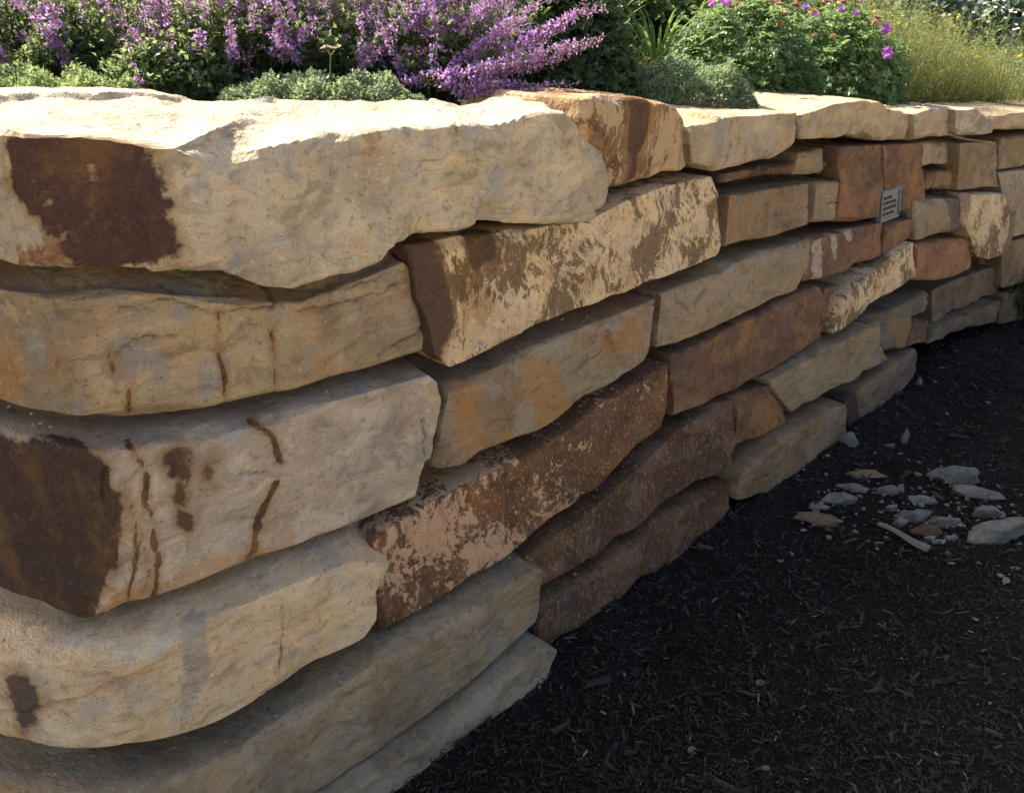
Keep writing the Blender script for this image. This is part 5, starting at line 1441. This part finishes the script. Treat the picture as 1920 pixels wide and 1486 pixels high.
for i, (px, yy, h) in enumerate(((1835, 6.4, .62), (1868, 6.0, .60), (1892, 6.6, .68), (1915, 6.2, .60), (1800, 7.0, .66), (1770, 7.4, .62), (1850, 7.4, .72), (1905, 5.7, .52))):
    x = (px - 960) / 1500 * (.905 * yy + .05)
    lab = ['white daisy in front of the far dark tree', 'white daisy left of the tallest white daisy', 'tallest white daisy near the right edge', 'white daisy at the very right edge of the bed',
           'white daisy behind the yellow green plants', 'leftmost white daisy, far back in the bed', 'farthest white daisy under the trees', 'nearest white daisy among the feathery plants'][i]
    tall_daisy(x, yy, h, lab, 300 + i)


def dry_stalk(x, y, h, lean, label, seed, buds=3, col=None):
    g = np.random.default_rng(seed)
    z = bz(x)
    root = empty('dry_stalk', (x, y, z), label, 'dry stalk', 'dry stalks among the catmint')
    p0 = np.array([[x, y, z]]); p1 = p0 + np.array([[lean, -.01, h]])
    V, F = stems(p0, p1, np.zeros((1, 3)), .0036, 6, 6)
    plant_part('stem', root, V, F, M_DRY, g)
    for i in range(buds):
        a = i / max(1, buds) * 6.28
        tip = p1[0] + np.array([.018 * math.cos(a), .018 * math.sin(a), .018])
        V, F = stems(p1, tip[None], np.zeros((1, 3)), .0018, 4, 3)
        plant_part('twig', root, V, F, M_DRY, g)
        add_flower(root, tip, .014, M_WHITE if col is None else col, g, 6, (0, 0, 1), 'seedhead')


dry_stalk(-1.345, 2.30, .25, -.01, 'dry stalk with white buds at the left edge', 311, 4)
dry_stalk(-1.37, 2.27, .34, -.008, 'bare dry stalk at the very left edge', 312, 0)
dry_stalk(-.49, 2.25, .17, .022, 'dry seed stalk standing before the violet spikes', 313, 3, M_DRY)

# grass tuft growing at the foot of the wall, far right
g = np.random.default_rng(9)
gx0, gy0 = (3.05, 4.602)
root = empty('grass_tuft', (gx0, gy0, 0), 'dark green grass tuft at the wall foot by the right edge', 'grass')
n = 900
a = g.uniform(0, 6.28, n); r = np.sqrt(g.random(n)) * .22
c = np.stack([gx0 + r * np.cos(a), gy0 + r * np.sin(a) * .8, np.zeros(n)], 1)
d = unit(np.stack([np.cos(a) * r * 2.2, np.sin(a) * r * 2.2, np.full(n, 1.0)], 1) + g.normal(size=(n, 3)) * .16)
V, F = leaves(c, d, g.uniform(.16, .42, n), g.uniform(.002, .0042, n), g, .2, .22)
plant_part('blades', root, V, F, M_GRASS, g, 'stuff')

# shrubs farther back in the bed, trees beyond
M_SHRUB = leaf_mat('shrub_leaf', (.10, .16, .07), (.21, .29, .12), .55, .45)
M_FAR_HAZED = leaf_mat('hazed_far_leaf', (.17, .22, .19), (.29, .35, .29), .5, .7)  # distance haze mixed into the leaf colour
M_BARK = plain_mat('bark', (.10, .075, .055), .0, .9)


def shrub(x, y, rx, h, n, R, label, seed, mat, name='shrub', cat='shrub', grp='shrubs at the back of the bed', base=None, trunk=False):
    g = np.random.default_rng(seed)
    z = bz(x) if base is None else base
    root = empty(name, (x, y, z), label, cat, grp)
    nb = 40
    bc = unit(g.normal(size=(nb, 3))) * (g.random((nb, 1)) ** .4)
    bc = bc * np.array([rx, rx, h * .5]) * .8 + np.array([x, y, z + h * .52])
    k = g.integers(0, nb, n)
    c = bc[k] + g.normal(size=(n, 3)) * np.array([rx, rx, h * .5]) * .16
    d = unit(g.normal(size=(n, 3)) + np.array([0, 0, .2]))
    L = R * g.uniform(.7, 1.3, n)
    V, F = leaves(c, d, L, L * .33, g)
    plant_part('crown', root, V, F, mat, g, 'stuff')
    p0 = np.tile([x, y, z], (nb, 1)) + g.normal(size=(nb, 3)) * np.array([rx * .06, rx * .06, 0])
    if trunk:
        top = np.array([[x, y, z + h * .5]])
        V, F = stems(np.array([[x, y, z - .05]]), top, np.array([[rx * .04, 0, 0]]), h * .035, 8, 6)
        plant_part('trunk', root, V, F, M_BARK, g, None, True)
        p0 = np.tile([x, y, z + h * .25], (nb, 1))
    V, F = stems(p0, bc, np.zeros((nb, 3)), h * .008, 4, 3)
    plant_part('branches', root, V, F, M_BARK, g, 'stuff')
    return root


SH = [(-1.7, 4.3, 'first shrub from the left behind the catmint'), (-.85, 4.4, 'second shrub from the left behind the catmint'),
      (-.05, 4.5, 'dark shrub behind the arching violet spikes'), (.75, 5.3, 'shrub behind the strap-leaved clump'), (1.5, 6.0, 'shrub behind the geranium bushes'), (2.3, 7.2, 'shrub behind the feathery plants')]
for i, (x, y, lab) in enumerate(SH):
    shrub(x, y, .62, .82 + .07 * (i % 3), 4500, .07, lab, 330 + i, M_SHRUB)
for i, (x, y, h, lab) in enumerate(((14.0, 24, 6.5, 'haze-tinted tree farthest to the left in the background'), (19, 29, 7.5, 'haze-tinted tree in the middle of the background'), (22.5, 31, 8.0, 'dark haze-tinted tree at the right edge of the background'))):
    shrub(x, y, h * .42, h, 3500, .5, lab, 350 + i, M_FAR_HAZED, 'tree', 'tree', 'trees beyond the garden', 1.0, True)

for i, (x, y, h, lab) in enumerate(((3.6, 8.2, 1.1, 'haze-tinted bush between the feathery plants and the far trees'), (4.6, 9.0, 1.2, 'haze-tinted bush at the far right behind the white daisies'))):
    shrub(x, y, .75, h, 4500, .09, lab, 380 + i, M_FAR_HAZED, 'shrub', 'shrub', 'haze-tinted bushes at the back right')
